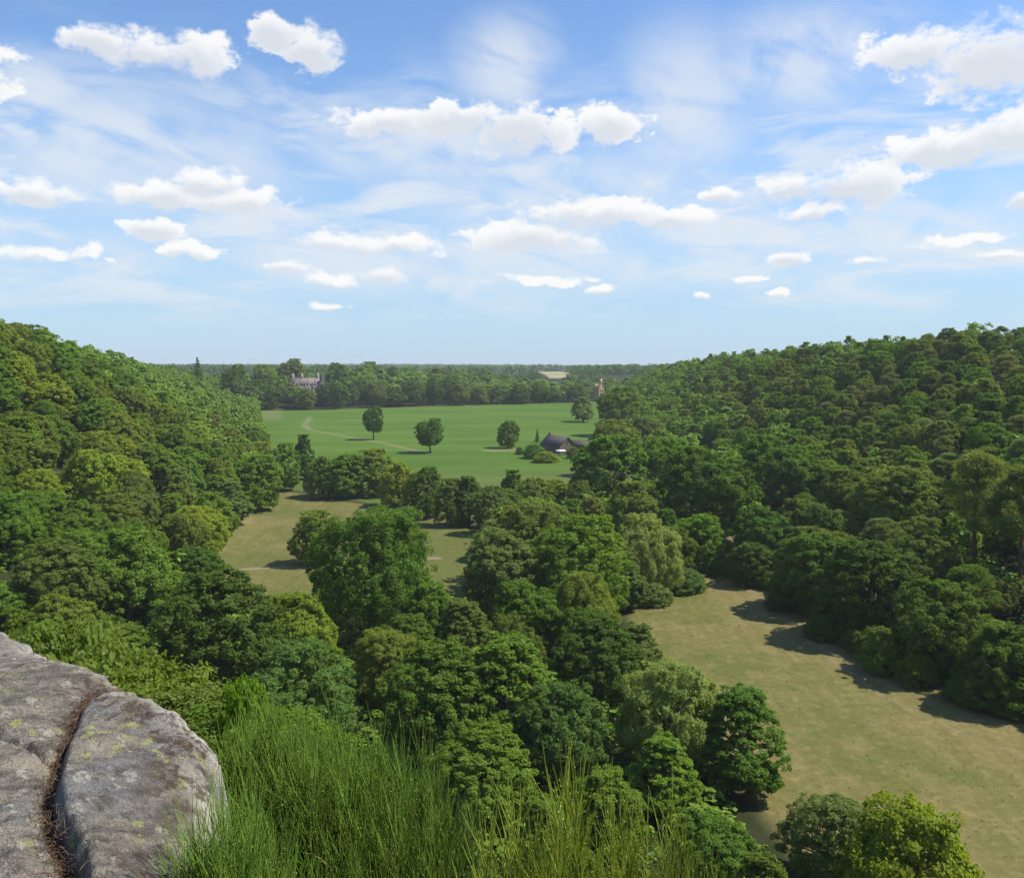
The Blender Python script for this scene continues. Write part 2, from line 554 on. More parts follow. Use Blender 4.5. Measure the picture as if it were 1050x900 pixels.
cls = np.where(qf > 0.5, 3, np.where(qm > 0.5, np.where(qx < 0, 1, 2), 0))
for k, nm in enumerate(('ground', 'meadow', 'meadow', 'field')):
    sel = Q[cls == k]
    if not len(sel):
        continue
    idx, inv = np.unique(sel.ravel(), return_inverse=True)
    me = mesh_np(nm, V[idx], inv.reshape(-1, 4), M_GROUND, True)
    for an, dat in (('zone', zone1), ('zone2', zone2)):
        a = me.attributes.new(an, 'FLOAT_COLOR', 'POINT')
        a.data.foreach_set('color', np.ascontiguousarray(dat[idx], dtype=np.float32).ravel())
    tag(obj(nm, me), kind='structure')

# ------------------------------------------------------------------ haze: one box of even air round everything
hm, ht = new_mat('haze')
vol = ht.n('ShaderNodeVolumePrincipled', ins={'Color': (0.88, 0.94, 1.0, 1), 'Density': 0.00011, 'Anisotropy': 0.0})
ht.n('ShaderNodeOutputMaterial', ins={1: vol.outputs[0]})
HB = 7200.0
hz0, hz1 = float(V[:, 2].min()) - 1.0, 85.0
hv = np.array([(x, y, z) for z in (hz0, hz1) for x, y in ((-HB, -HB), (HB, -HB), (HB, HB), (-HB, HB))])
hq = np.array([(0, 3, 2, 1), (4, 5, 6, 7), (0, 1, 5, 4), (1, 2, 6, 5), (2, 3, 7, 6), (3, 0, 4, 7)])
tag(obj('haze', mesh_np('haze', hv, hq, hm)), kind='stuff')


# ------------------------------------------------------------------ plant builders (arrays of leaf-sized faces)
def unit(v):
    return v / np.maximum(np.linalg.norm(v, axis=-1, keepdims=True), 1e-9)


def rand_dirs(g, n):
    return unit(g.normal(size=(n, 3)))


def leaf_quads(g, C, N, ln, wd, along=None):
    n = len(C)
    N = unit(N)
    a = along if along is not None else g.normal(size=(n, 3))
    u = unit(a - (a * N).sum(1, keepdims=True) * N)
    v = np.cross(N, u)
    s = (0.65 + 0.7 * g.random((n, 1)))
    L, Wd = ln * s * 0.5, wd * s * 0.5
    V = np.stack([C - u * L, C + v * Wd - u * L * 0.15, C + u * L, C - v * Wd - u * L * 0.15], 1).reshape(-1, 3)
    return V, np.arange(4 * n).reshape(-1, 4)


def tube(pts, rad, k=6):
    pts = np.asarray(pts, float)
    n = len(pts)
    tg = unit(np.gradient(pts, axis=0))
    ref = np.array([0.3, 0.9, 0.1]) if abs(tg[0][2]) > 0.7 else np.array([0, 0, 1.0])
    a = unit(np.cross(tg, ref))
    b = np.cross(tg, a)
    th = np.linspace(0, 2 * math.pi, k, endpoint=False)
    ring = pts[:, None, :] + np.asarray(rad)[:, None, None] * (np.cos(th)[None, :, None] * a[:, None, :] + np.sin(th)[None, :, None] * b[:, None, :])
    V = ring.reshape(-1, 3)
    i, j = np.meshgrid(np.arange(n - 1), np.arange(k), indexing='ij')
    Q = np.stack([i * k + j, i * k + (j + 1) % k, (i + 1) * k + (j + 1) % k, (i + 1) * k + j], -1).reshape(-1, 4)
    return V, Q


def join(parts):
    Vs, Qs, o = [], [], 0
    for v, q in parts:
        Vs.append(v)
        Qs.append(q + o)
        o += len(v)
    return np.concatenate(Vs), np.concatenate(Qs)


def bend(p0, p1, g, sag=0.15, n=5):
    t = np.linspace(0, 1, n)[:, None]
    p0, p1 = np.asarray(p0, float), np.asarray(p1, float)
    off = g.normal(size=3) * np.linalg.norm(p1 - p0) * sag * 0.5
    off[2] = abs(off[2])
    return p0 + (p1 - p0) * t + off * np.sin(t * math.pi)


PROF = {
    'round': ([0, .15, .4, .7, .9, 1], [.45, .8, 1, .92, .6, .15]),
    'oval': ([0, .15, .35, .6, .85, 1], [.5, .8, 1, .85, .5, .1]),
    'spread': ([0, .2, .45, .7, .9, 1], [.55, .95, 1, .85, .55, .2]),
    'dome': ([0, .1, .3, .6, .85, 1], [.85, 1, 1, .85, .55, .15]),
    'tall': ([0, .15, .35, .6, .85, 1], [.55, .9, 1, .75, .4, .06]),
}


def broadleaf(seed, W, H, shape, z0, ncl, npl, ln, wd, lump=0.22, droop=0.0, cr=(0.055, 0.105), nlobe=9):
    """crown of boughs, each a mass of leaf clumps, on limbs; returns (crown verts, quads), (trunk verts, quads)"""
    g = np.random.default_rng(seed)
    ph = g.random(6) * 6.28
    hs, ws = PROF[shape]
    lobes = []
    for k in range(nlobe):
        h = np.clip((k + 0.5) / nlobe + g.normal() * 0.05, 0.06, 0.9)
        a = k * 2.39996 + g.normal() * 0.4
        e = W / 2 * np.interp(h, hs, ws)
        lr = W * g.uniform(0.21, 0.31) * (1 - 0.25 * h) * (1 + lump * g.normal() * 0.5)
        rad = max(e - lr * 0.9, 0.0) * g.uniform(0.8, 1.12)
        lobes.append((rad * math.cos(a), rad * math.sin(a), z0 + h * (H - z0), lr))
    lobes.append((g.normal() * 0.05 * W, g.normal() * 0.05 * W, H - 0.2 * W, 0.2 * W) if shape != 'tall' else (0, 0, H - 0.14 * W, 0.10 * W))
    C, RR = [], []
    n = 0
    while n < ncl:
        lx, ly, lz, lr = lobes[n % len(lobes)]
        d = unit(g.normal(size=3) + np.array([lx, ly, 0]) / (W * 0.35) + np.array([0, 0, 0.05]))
        if n % 2 == 0:       # sprays that close the crown between the boughs
            h = g.random() ** 0.9 * 0.85
            a = g.random() * 6.28
            e = W / 2 * np.interp(h, hs, ws) * g.uniform(0.62, 0.92)
            lx, ly, lz, lr = e * math.cos(a), e * math.sin(a), z0 + h * (H - z0), W * 0.03
        rr_ = lr * (0.55 + 0.5 * math.sqrt(g.random()))
        p = np.array([lx, ly, lz]) + d * rr_ * np.array([1, 1, 0.95])
        p[2] = max(p[2], z0 + 0.4 * g.random())
        C.append(p)
        RR.append(W * g.uniform(*cr))
        n += 1
    C = np.array(C)
    RR = np.array(RR)
    C[:, 2] = np.minimum(C[:, 2], H - RR * 0.6)
    mid = np.array([0, 0, z0 + 0.4 * (H - z0)])
    k = np.repeat(np.arange(ncl), npl)
    d = rand_dirs(g, len(k))
    outw = unit(C - mid)[k]
    d = unit(d + 0.55 * outw + np.array([0, 0, 0.25]))
    sh = 0.55 + 0.5 * np.sqrt(g.random((len(k), 1)))
    squash = np.array([1, 1, 0.85])
    # second-level tufts make the clump edge ragged
    tuft = 1 + 0.28 * np.sin(d[:, :1] * 9 + k[:, None]) * np.sin(d[:, 1:2] * 8 + 2.0 * k[:, None]) + 0.2 * np.sin(d[:, 2:3] * 11 + k[:, None])
    P = C[k] + RR[k][:, None] * d * sh * squash * tuft
    P[:, 2] -= droop * g.random(len(k)) ** 2
    N = unit(d * 0.6 + 0.6 * outw + g.normal(size=(len(k), 3)) * 0.6 + np.array([0, 0, 0.25]))
    along = None
    if droop:
        along = np.array([0, 0, -1.0]) + g.normal(size=(len(k), 3)) * 0.45
    crown = leaf_quads(g, P, N, ln, wd, along)
    # trunk and limbs
    top = z0 + 0.62 * (H - z0)
    tr = max(0.14, W * 0.026)
    zz = np.linspace(-0.6, top, 8)
    lean = g.normal(size=2) * 0.25
    pts = np.stack([lean[0] * (zz / H) ** 2 + 0.12 * np.sin(zz + ph[0]), lean[1] * (zz / H) ** 2 + 0.12 * np.cos(zz * 0.8 + ph[1]), zz], -1)
    rad = tr * np.array([1.7, 1.15, 1, .92, .8, .62, .42, .2])
    parts = [tube(pts, rad, 8)]
    order = g.permutation(ncl)[:34]
    for q in order:
        tgt = C[q]
        s = np.clip((tgt[2] - z0) / (H - z0), 0.05, 0.9)
        zb_ = np.interp(s, [0, 1], [max(0.12 * H, z0 * 0.75), top * 0.98])
        b0 = np.array([np.interp(zb_, zz, pts[:, 0]), np.interp(zb_, zz, pts[:, 1]), zb_])
        r0 = np.interp(zb_, zz, rad) * 0.5
        parts.append(tube(bend(b0, tgt, g), np.linspace(r0, 0.03, 5), 5))
    return crown, join(parts)


def pine(seed, W, H, ncl, npl, ln, wd, start=0.45):
    g = np.random.default_rng(seed)
    C, RR = [], []
    for n in range(ncl):
        h = g.random() ** 0.8
        a = g.random() * 6.28
        prof = np.interp(h, [0, .25, .6, 1], [.55, 1, .8, .2])
        rad = W / 2 * prof * (0.35 + 0.65 * math.sqrt(g.random())) * 0.9
        C.append((rad * math.cos(a), rad * math.sin(a), H * (start + (0.96 - start) * h)))
        RR.append(W * g.uniform(0.09, 0.15))
    C, RR = np.array(C), np.array(RR)
    k = np.repeat(np.arange(ncl), npl)
    d = unit(rand_dirs(g, len(k)) + np.array([0, 0, 0.3]))
    sub = rand_dirs(g, len(k))
    P = C[k] + RR[k][:, None] * d * np.array([1.1, 1.1, 0.85]) * (0.3 + 0.7 * g.random((len(k), 1)) ** 0.6)
    N = unit(sub + np.array([0, 0, 0.5]))
    crown = leaf_quads(g, P, N, ln, wd, d + 0.6 * g.normal(size=d.shape) + np.array([0, 0, 0.35]))
    zz = np.linspace(-0.5, H * 0.95, 8)
    c0, c1 = g.normal(size=2) * 0.35
    pts = np.stack([c0 * np.sin(zz / H * 3), c1 * np.sin(zz / H * 2.5 + 0.4), zz], -1)
    rad = np.array([.26, .22, .2, .17, .14, .11, .07, .03]) * (H / 14)
    parts = [tube(pts, rad, 7)]
    for q in g.permutation(ncl)[:24]:
        zb_ = C[q][2] - 0.25 * np.hypot(C[q][0], C[q][1])
        b0 = np.array([np.interp(zb_, zz, pts[:, 0]), np.interp(zb_, zz, pts[:, 1]), zb_])
        parts.append(tube(bend(b0, C[q], g), np.linspace(0.07, 0.02, 5), 4))
    return crown, join(parts)


def conifer(seed, W, H, npl, ln, wd, layers=15):
    g = np.random.default_rng(seed)
    Ps, Ns, As, br = [], [], [], []
    zz = np.linspace(-0.4, H, 8)
    pts = np.stack([0 * zz, 0 * zz, zz], -1)
    br.append(tube(pts, np.linspace(0.28, 0.02, 8), 7))
    for l in range(layers):
        h = l / (layers - 1)
        z = H * (0.1 + 0.86 * h)
        rl = W / 2 * (1 - h) ** 0.85 + 0.25
        nb = int(7 + 5 * (1 - h))
        for b in range(nb):
            a = g.random() * 6.28
            L = rl * g.uniform(0.75, 1.1)
            t = g.random(npl)
            side = g.normal(size=npl) * 0.22 * L * (1 - t * 0.6)
            ca, sa = math.cos(a), math.sin(a)
            Ps.append(np.stack([ca * t * L - sa * side, sa * t * L + ca * side, z - 0.22 * t * L + g.normal(size=npl) * 0.12], -1))
            Ns.append(g.normal(size=(npl, 3)) * 0.5 + np.array([0, 0, 1.0]))
            As.append(np.array([ca, sa, -0.3]) + g.normal(size=(npl, 3)) * 0.5)
            br.append(tube(np.array([[0, 0, z], [ca * L * .5, sa * L * .5, z - .08 * L], [ca * L, sa * L, z - .22 * L]]), [0.06, 0.04, 0.015], 4))
    crown = leaf_quads(g, np.concatenate(Ps), np.concatenate(Ns), ln, wd, np.concatenate(As))
    return crown, join(br)


PROTO = {}


def make_proto(key, built, W, H, lm, bm, names=('crown', 'trunk')):
    (cv, cq), (tv, tq) = built
    c = obj(names[0], mesh_np(names[0], cv, cq, lm), link=False)
    t = obj(names[1], mesh_np(names[1], tv, tq, bm, True), link=False)
    PROTO[key] = (c, t, W, H, (cv, cq))


shapes = [('round', 12, 14, 1.2), ('oval', 10, 15, 1.2), ('spread', 14, 13, 2.0), ('dome', 12, 13, 0.9), ('tall', 9, 15, 1.0), ('round', 13, 14, 1.5)]
for i, (s, W_, H_, z0_) in enumerate(shapes):
    make_proto(('near', i), broadleaf(100 + i, W_, H_, s, z0_, 620, 115, 0.27, 0.18, cr=(0.022, 0.058), nlobe=11), W_, H_, M_LEAF, M_BARK)
    make_proto(('mid', i), broadleaf(100 + i, W_, H_, s, z0_, 460, 48, 0.44, 0.31, cr=(0.03, 0.065), nlobe=11), W_, H_, M_LEAF, M_BARK)
    make_proto(('far', i), broadleaf(100 + i, W_, H_, s, z0_ * 0.6, 46, 40, 1.05, 0.8, cr=(0.085, 0.16)), W_, H_, M_LEAF, M_BARK)
make_proto(('oak', 0), broadleaf(177, 20, 19, 'spread', 4.2, 900, 105, 0.28, 0.19, lump=0.3, cr=(0.018, 0.05), nlobe=15), 20, 19, M_LEAF, M_BARK)
make_proto(('lone', 0), broadleaf(178, 14, 15, 'round', 3.8, 460, 48, 0.44, 0.3, cr=(0.03, 0.065), nlobe=11), 14, 15, M_LEAF, M_BARK)
for i in range(2):
    make_proto(('willow', i), broadleaf(200 + i, 11, 11, ('round', 'dome')[i], 1.0, 560, 120, 0.30, 0.10, droop=0.5, cr=(0.025, 0.06), nlobe=11), 11, 11, M_LEAF, M_BARK)
    make_proto(('bush', i), broadleaf(230 + i, 5, 3.6, 'dome', 0.25, 420, 90, 0.13, 0.085, cr=(0.03, 0.075), nlobe=12), 5, 3.6, M_LEAF, M_STEM, ('foliage', 'stem'))
    make_proto(('feather', i), broadleaf(250 + i, 8, 9, ('oval', 'round')[i], 0.7, 600, 100, 0.27, 0.08, lump=0.35, cr=(0.025, 0.06), nlobe=13), 8, 9, M_LEAF, M_BARK)
for i in range(2):
    make_proto(('scrub', i), broadleaf(270 + i, 2.6, 2.4, 'dome', 0.15, 620, 130, 0.045, 0.028, cr=(0.03, 0.07), nlobe=13), 2.6, 2.4, M_LEAF, M_STEM, ('foliage', 'stem'))
for i in range(3):
    make_proto(('pine', i), pine(300 + i, 7.5, 15, 62, 300, 0.40, 0.085, (0.42, 0.5, 0.36)[i]), 7.5, 15, M_NEEDLE, M_PINEBARK)
make_proto(('conifer', 0), conifer(330, 7, 15, 150, 0.5, 0.2), 7, 15, M_NEEDLE, M_PINEBARK)

TONES = {   # leaf base colours
    'dark green': (0.142, 0.231, 0.034), 'deep green': (0.116, 0.195, 0.033), 'mid green': (0.174, 0.275, 0.037),
    'bright green': (0.185, 0.300, 0.036), 'yellow green': (0.275, 0.347, 0.040), 'olive green': (0.205, 0.270, 0.044),
    'grey green': (0.202, 0.275, 0.070), 'pale green': (0.266, 0.340, 0.085), 'blue green': (0.155, 0.240, 0.052),
    'dull green': (0.191, 0.249, 0.050), 'brownish green': (0.200, 0.232, 0.060),
}


def plant(name, key, x, y, W, H, tone, label, cat, group=None, rot=None, parts=True, sink=0.0, tip=None):
    c, t, W0, H0, _ = PROTO[key]
    z = float(ground(x, y)) - sink
    s = W / W0
    col = np.array(TONES[tone]) * random.uniform(0.9, 1.12)
    col[0] *= random.uniform(0.92, 1.08)
    rz = random.uniform(0, 6.28) if rot is None else rot
    if parts:
        o = obj(name, None)
        cc = c.copy()
        COL.objects.link(cc)
        cc.parent = o
        cc.color = (*col, 1)
        tt = t.copy()
        COL.objects.link(tt)
        tt.parent = o
    else:
        o = c.copy()
        o.name = name
        COL.objects.link(o)
        o.color = (*col, 1)
    o.location = (x, y, z)
    o.rotation_euler = (random.uniform(-.03, .03), random.uniform(-.03, .03), rz)
    o.scale = (s, s, H / H0)
    tag(o, label, cat, group)
    return o


COVER = []       # (x, y, ztop, W, H) of everything already standing, for the visibility test below


def by_top(name, key, px, py, wpx, h, tone, label, cat='tree', group=None, dmin=0, asp=None, **kw):
    x, y, h = spot_for_top(px, py, h, dmin, wpx, asp)
    _, _, f = project(x, y, float(ground(x, y)) + h)
    Wd = wpx * f / FPX
    COVER.append((x, y, float(ground(x, y)) + h, Wd, h))
    if isinstance(key, str) and key in '012345':
        key = ('near' if y < 230 else 'mid', int(key))
    return plant(name, key, x, y, Wd, h, tone, label, cat, group, **kw)


def by_base(name, key, px, pyb, pyt, wpx, tone, label, cat='tree', group=None, **kw):
    x, y = ray_hit(px, pyb)
    z = float(ground(x, y))
    _, _, f = project(x, y, z)
    h = (pyb - pyt) * f / FPX * 1.02
    COVER.append((x, y, z + h, wpx * f / FPX, h))
    if isinstance(key, str) and key in '012345':
        key = ('near' if y < 230 else 'mid', int(key))
    return plant(name, key, x, y, wpx * f / FPX, h, tone, label, cat, group, **kw)


def by_depth(name, key, px, py, t, W, tone, label, cat='tree', group=None, **kw):
    """a plant at a known distance whose tip is seen at this pixel"""
    d = pix_dir(px, py)
    x, y, z = d[0] * t, d[1] * t, EYE_Z + d[2] * t
    h = max(z - float(ground(x, y)), 0.8)
    COVER.append((x, y, z, W, h))
    return plant(name, key, x, y, W, h, tone, label, cat, group, **kw)


# ------------------------------------------------------------------ buildings
def box(x0, x1, y0, y1, z0, z1):
    v = np.array([(x, y, z) for z in (z0, z1) for x, y in ((x0, y0), (x1, y0), (x1, y1), (x0, y1))], float)
    q = np.array([(0, 3, 2, 1), (4, 5, 6, 7), (0, 1, 5, 4), (1, 2, 6, 5), (2, 3, 7, 6), (3, 0, 4, 7)])
    return v, q


def gable_body(hx, y0, y1, ze, zr):
    """walls with a gable at each end; ridge along y"""
    v = [(-hx, y0, -1), (hx, y0, -1), (hx, y0, ze), (0, y0, zr), (-hx, y0, ze),
         (-hx, y1, -1), (hx, y1, -1), (hx, y1, ze), (0, y1, zr), (-hx, y1, ze)]
    q = [(0, 1, 2, 4), (2, 3, 4, 4), (6, 5, 9, 7), (9, 8, 7, 7), (1, 6, 7, 2), (5, 0, 4, 9)]
    return np.array(v, float), q


def slab(p, q, r, s_, th):
    """a roof plane of thickness th from four corners"""
    P = np.array([p, q, r, s_], float)
    n = unit(np.cross(P[1] - P[0], P[3] - P[0]))
    v = np.concatenate([P, P + n * th])
    return v, np.array([(0, 3, 2, 1), (4, 5, 6, 7), (0, 1, 5, 4), (1, 2, 6, 5), (2, 3, 7, 6), (3, 0, 4, 7)])


def poly_mesh(name, v, f, mat):
    me = bpy.data.meshes.new(name)
    me.from_pydata([tuple(a) for a in v], [], [tuple(dict.fromkeys(a)) for a in f])
    me.materials.append(mat)
    me.update()
    return me


def roof_of(parent, hx, y0, y1, ze, zr, mat, ov=0.4, th=0.18, name='roof'):
    k = (zr - ze) / hx
    a = slab((-hx - ov, y0 - ov, ze - k * ov + .02), (0, y0 - ov, zr + .02), (0, y1 + ov, zr + .02), (-hx - ov, y1 + ov, ze - k * ov + .02), th)
    b = slab((0.004, y0 - ov, zr + .02), (hx + ov, y0 - ov, ze - k * ov + .02), (hx + ov, y1 + ov, ze - k * ov + .02), (0.004, y1 + ov, zr + .02), th)
    return obj(name, mesh_np(name, *join([(a[0], a[1][:, ::-1]), (b[0], b[1][:, ::-1])]), mat), parent)


def cone(r, z0, z1, k=14, x=0, y=0):
    th = np.linspace(0, 2 * math.pi, k, endpoint=False)
    v = [(x + r * math.cos(t), y + r * math.sin(t), z0) for t in th] + [(x, y, z1)]
    return np.array(v), [(i, (i + 1) % k, k) for i in range(k)]


def drum(r, z0, z1, k=14, x=0, y=0):
    return tube([(x, y, z0), (x, y, (z0 + z1) / 2), (x, y, z1)], [r, r, r], k)


M_SLATE = simple_mat('slate', (0.055, 0.05, 0.047), (0.11, 0.10, 0.092), 2.5, 0.6, 0.3, (1, 1, 3))
M_STONE = simple_mat('rubble_stone', (0.10, 0.075, 0.055), (0.23, 0.18, 0.13), 2.2, 0.9, 0.5)
M_PINK = simple_mat('pink_stone', (0.30, 0.23, 0.21), (0.44, 0.36, 0.33), 0.5, 0.9, 0.3)
M_TAN = simple_mat('tan_render', (0.40, 0.28, 0.13), (0.50, 0.37, 0.19), 0.5, 0.9, 0.2)
M_PALE = simple_mat('pale_stone', (0.46, 0.43, 0.38), (0.60, 0.57, 0.5), 0.8, 0.9, 0.2)
M_BRICK = simple_mat('brick', (0.26, 0.12, 0.08), (0.36, 0.17, 0.12), 2.0, 0.9, 0.2)
M_OLDROOF = simple_mat('old_roof', (0.16, 0.135, 0.13), (0.24, 0.2, 0.19), 0.8, 0.8, 0.2)
M_DARK = simple_mat('window_glass', (0.012, 0.014, 0.018), (0.025, 0.028, 0.034), 0.8, 0.15)
M_WOOD = simple_mat('dark_timber', (0.035, 0.024, 0.016), (0.07, 0.05, 0.032), 4.0, 0.8, 0.2, (8, 8, 1))
M_WHITE = simple_mat('white_board', (0.72, 0.72, 0.70), (0.82, 0.82, 0.8), 2.0, 0.7)


def place(o, x, y, rz, z=None):
    o.location = (x, y, float(ground(x, y)) if z is None else z)
    o.rotation_euler = (0, 0, rz)


# farmhouse at the field's right corner
fh = obj('farmhouse', None)
tag(fh, 'dark stone farmhouse with grey slate gable roof at the corner of the green field', 'house')
obj('wall', poly_mesh('wall', *gable_body(4.3, -7.5, 7.5, 3.6, 7.6), M_STONE), fh)
rf = roof_of(fh, 4.3, -7.5, 7.5, 3.6, 7.6, M_SLATE, 0.45, 0.2)
obj('chimney', mesh_np('chimney', *box(-0.5, 0.5, 5.7, 6.6, 6.6, 9.0), M_STONE), rf)
dr = obj('door', mesh_np('door', *box(-1.0, 0.6, -7.58, -7.45, 0, 2.4), M_WOOD), fh)
for (a, b, c, d) in ((1.6, 2.5, 1.0, 2.1), (-0.4, 0.4, 4.4, 5.3)):
    wi = obj('window', mesh_np('window', *box(a, b, -7.57, -7.45, c, d), M_DARK), fh)
    obj('sill', mesh_np('sill', *box(a - .12, b + .12, -7.68, -7.46, c - .16, c - .02), M_PALE), wi)
for yy in (-4.5, -0.8, 3.2):
    wi = obj('window', mesh_np('window', *box(-4.37, -4.25, yy, yy + 0.95, 1.1, 2.3), M_DARK), fh)
    obj('sill', mesh_np('sill', *box(-4.48, -4.26, yy - .12, yy + 1.07, 0.94, 1.08), M_PALE), wi)
hx_, hy_ = ray_hit(570, 465.5)
place(fh, hx_ + 1, hy_ + 4, R(32))
fh.scale = (1.0, 1.0, 1.0)
ln_ = obj('barn', None)
tag(ln_, 'low slate roofed stone barn built behind the right end of the farmhouse', 'barn')
obj('wall', poly_mesh('wall', *gable_body(3.0, -5, 5, 2.5, 4.9), M_STONE), ln_)
roof_of(ln_, 3.0, -5, 5, 2.5, 4.9, M_SLATE, 0.3, 0.16)
obj('door', mesh_np('door', *box(-0.9, 0.9, -5.09, -4.95, 0, 2.2), M_WOOD), ln_)
place(ln_, hx_ + 12, hy_ + 10, R(58))
tb = obj('market_canopy', None)
tb.name = 'canopy'
tag(tb, 'small white canopy standing before the farmhouse gable', 'canopy')
obj('roof', mesh_np('roof', *slab((-2.2, -1.1, 2.0), (2.2, -1.1, 2.0), (2.2, 1.1, 2.4), (-2.2, 1.1, 2.4), .1), M_WHITE), tb)
for a in (-2.05, 2.05):
    for b, hh in ((-0.95, 2.0), (0.95, 2.34)):
        obj('post', mesh_np('post', *box(a - .06, a + .06, b - .06, b + .06, -0.3, hh), M_WOOD), tb)
place(tb, hx_ + 1.7, hy_ - 7.6, R(20))

# chateau among the trees beyond the field
ch = obj('chateau', None)
tag(ch, 'pinkish stone manor house with gables and chimneys rising above far woods', 'manor house')
obj('wall', poly_mesh('wall', *gable_body(5.5, -12, 12, 15, 20), M_PINK), ch)
rf = roof_of(ch, 5.5, -12, 12, 15, 20, M_OLDROOF, 0.3, 0.25)
for yy in (-11.3, -3.5, 10.2):
    obj('chimney', mesh_np('chimney', *box(-0.8, 0.8, yy, yy + 1.5, 17, 24.0), M_PINK), rf)
for yy in (-8.6, 0.0, 6.6):
    dm = obj('dormer', None, ch)
    dm.location = (5.4, yy, 13.0)
    dm.rotation_euler = (0, 0, R(90))
    obj('gable', poly_mesh('gable', *gable_body(1.8, -0.6, 4.0, 3.4, 6.4), M_PINK), dm)
    obj('window', mesh_np('window', *box(-0.6, 0.6, -0.66, -0.5, 0.8, 3.0), M_DARK), dm)
for yy in (-9.4, -5.0, -0.8, 3.4, 7.6):
    for zz in (2.0, 6.4, 10.0):
        obj('window', mesh_np('window', *box(5.42, 5.6, yy, yy + 1.3, zz, zz + 2.2), M_DARK), ch)
for xx in (-2.6, 1.2):
    for zz in (6.0, 10.5):
        obj('window', mesh_np('window', *box(xx, xx + 1.3, -12.1, -11.9, zz, zz + 2.2), M_DARK), ch)
tu = obj('turret', mesh_np('turret', *drum(2.0, -1, 17.5, 16, 6.0, 12.6), M_PALE, True), ch)
v_, f_ = cone(2.5, 17.4, 25.5, 16, 6.0, 12.6)
obj('spire', poly_mesh('spire', v_, f_, M_SLATE), tu)
cx_, cy_ = -175.0, 752.0
place(ch, cx_, cy_, R(-62), z=11.5)

# narrow tan house with a tall chimney at the right end of the treeline
th_ = obj('gatehouse', None)
tag(th_, 'narrow tan house with tall pale chimney between trees beyond the field', 'house')
obj('wall', poly_mesh('wall', *gable_body(3.3, -4.0, 4.0, 11.5, 15), M_TAN), th_)
rf = roof_of(th_, 3.3, -4.0, 4.0, 11.5, 15, M_TAN, 0.25, 0.2)
obj('chimney', mesh_np('chimney', *box(-1.1, 0.9, -3.6, -1.8, 13.5, 20), M_TAN), rf)
for zz in (2.0, 5.2, 8.4):
    for xx in (-1.9, 0.7):
        wi = obj('window', mesh_np('window', *box(xx, xx + 1.1, -4.08, -3.92, zz, zz + 1.7), M_DARK), th_)
        obj('sill', mesh_np('sill', *box(xx - .15, xx + 1.25, -4.2, -3.94, zz - .2, zz - .03), M_PALE), wi)
place(th_, 78.0, 800.0, R(38))

# ------------------------------------------------------------------ trees one can pick out
T = 'broadleaf_tree'
by_base(T, ('lone', 0), 383, 451, 418, 22, 'deep green', 'dark upright tree standing alone in the green field beside the pale track', group='lone trees in the green field')
by_base(T, ('lone', 0), 441, 464, 430, 31, 'dark green', 'round headed tree on a short trunk, middle of the lone trees in the green field', group='lone trees in the green field')
by_base(T, '0', 521, 459.5, 432, 25, 'olive green', 'olive tinged lone tree in the green field nearest the farmhouse', group='lone trees in the green field')
by_base('conifer_tree', ('conifer', 0), 551, 454, 440, 6, 'deep green', 'small dark pointed conifer at the left wall of the farmhouse')
by_base('shrub', ('bush', 0), 548, 470, 456, 24, 'mid green', 'rounded garden shrub in front of the farmhouse, largest of them', 'shrub')
by_base('shrub', ('bush', 1), 533, 466, 459, 10, 'olive green', 'small olive shrub on bare ground left of the farmhouse', 'shrub')
by_base('shrub', ('bush', 1), 560, 474, 464, 26, 'yellow green', 'low yellow green shrub below the farmhouse garden', 'shrub')
by_base('shrub', ('bush', 0), 588, 470, 459, 14, 'olive green', 'thin olive shrub against the right side of the farmhouse', 'shrub')

# hedge-wood along the near edge of the green field
g1 = 'trees along the near edge of the green field'
for a in (
    ('0', 290, 455, 38, 15.5, 'mid green', 'mid green tree at the left end of the field edge belt'),
    ('4', 312, 446, 26, 16, 'deep green', 'dark pointed tree rising highest in the field edge belt'),
    ('3', 330, 468, 40, 13, 'olive green', 'low olive tree right of the dark pointed tree'),
    ('0', 352, 466, 54, 13.5, 'mid green', 'broad mid green tree in the field edge belt below the lone upright tree'),
    ('3', 382, 461, 60, 14.5, 'olive green', 'wide olive green tree in the middle of the field edge belt'),
    ('3', 409, 474, 44, 13, 'yellow green', 'yellowish spreading tree in the field edge belt'),
    ('0', 437, 479, 42, 14, 'dark green', 'round dark tree in the field edge belt below the round lone tree'),
    ('3', 461, 491, 38, 12.5, 'dull green', 'dull green tree between two darker ones in the field edge belt'),
    ('1', 481, 489, 40, 13, 'dark green', 'dark tree in the field edge belt where the left meadow ends'),
    ('0', 504, 499, 44, 12, 'grey green', 'greyish tree in the field edge belt above the round grey tree'),
    ('4', 527, 482, 34, 12, 'mid green', 'pointed mid green tree below the farmhouse garden'),
    ('0', 549, 491, 42, 11, 'olive green', 'olive tree in the belt below the farmhouse'),
    ('2', 572, 492, 40, 10, 'yellow green', 'yellow green tree in the belt left of the great tree by the farmhouse'),
):
    by_top(T, *a, group=g1)

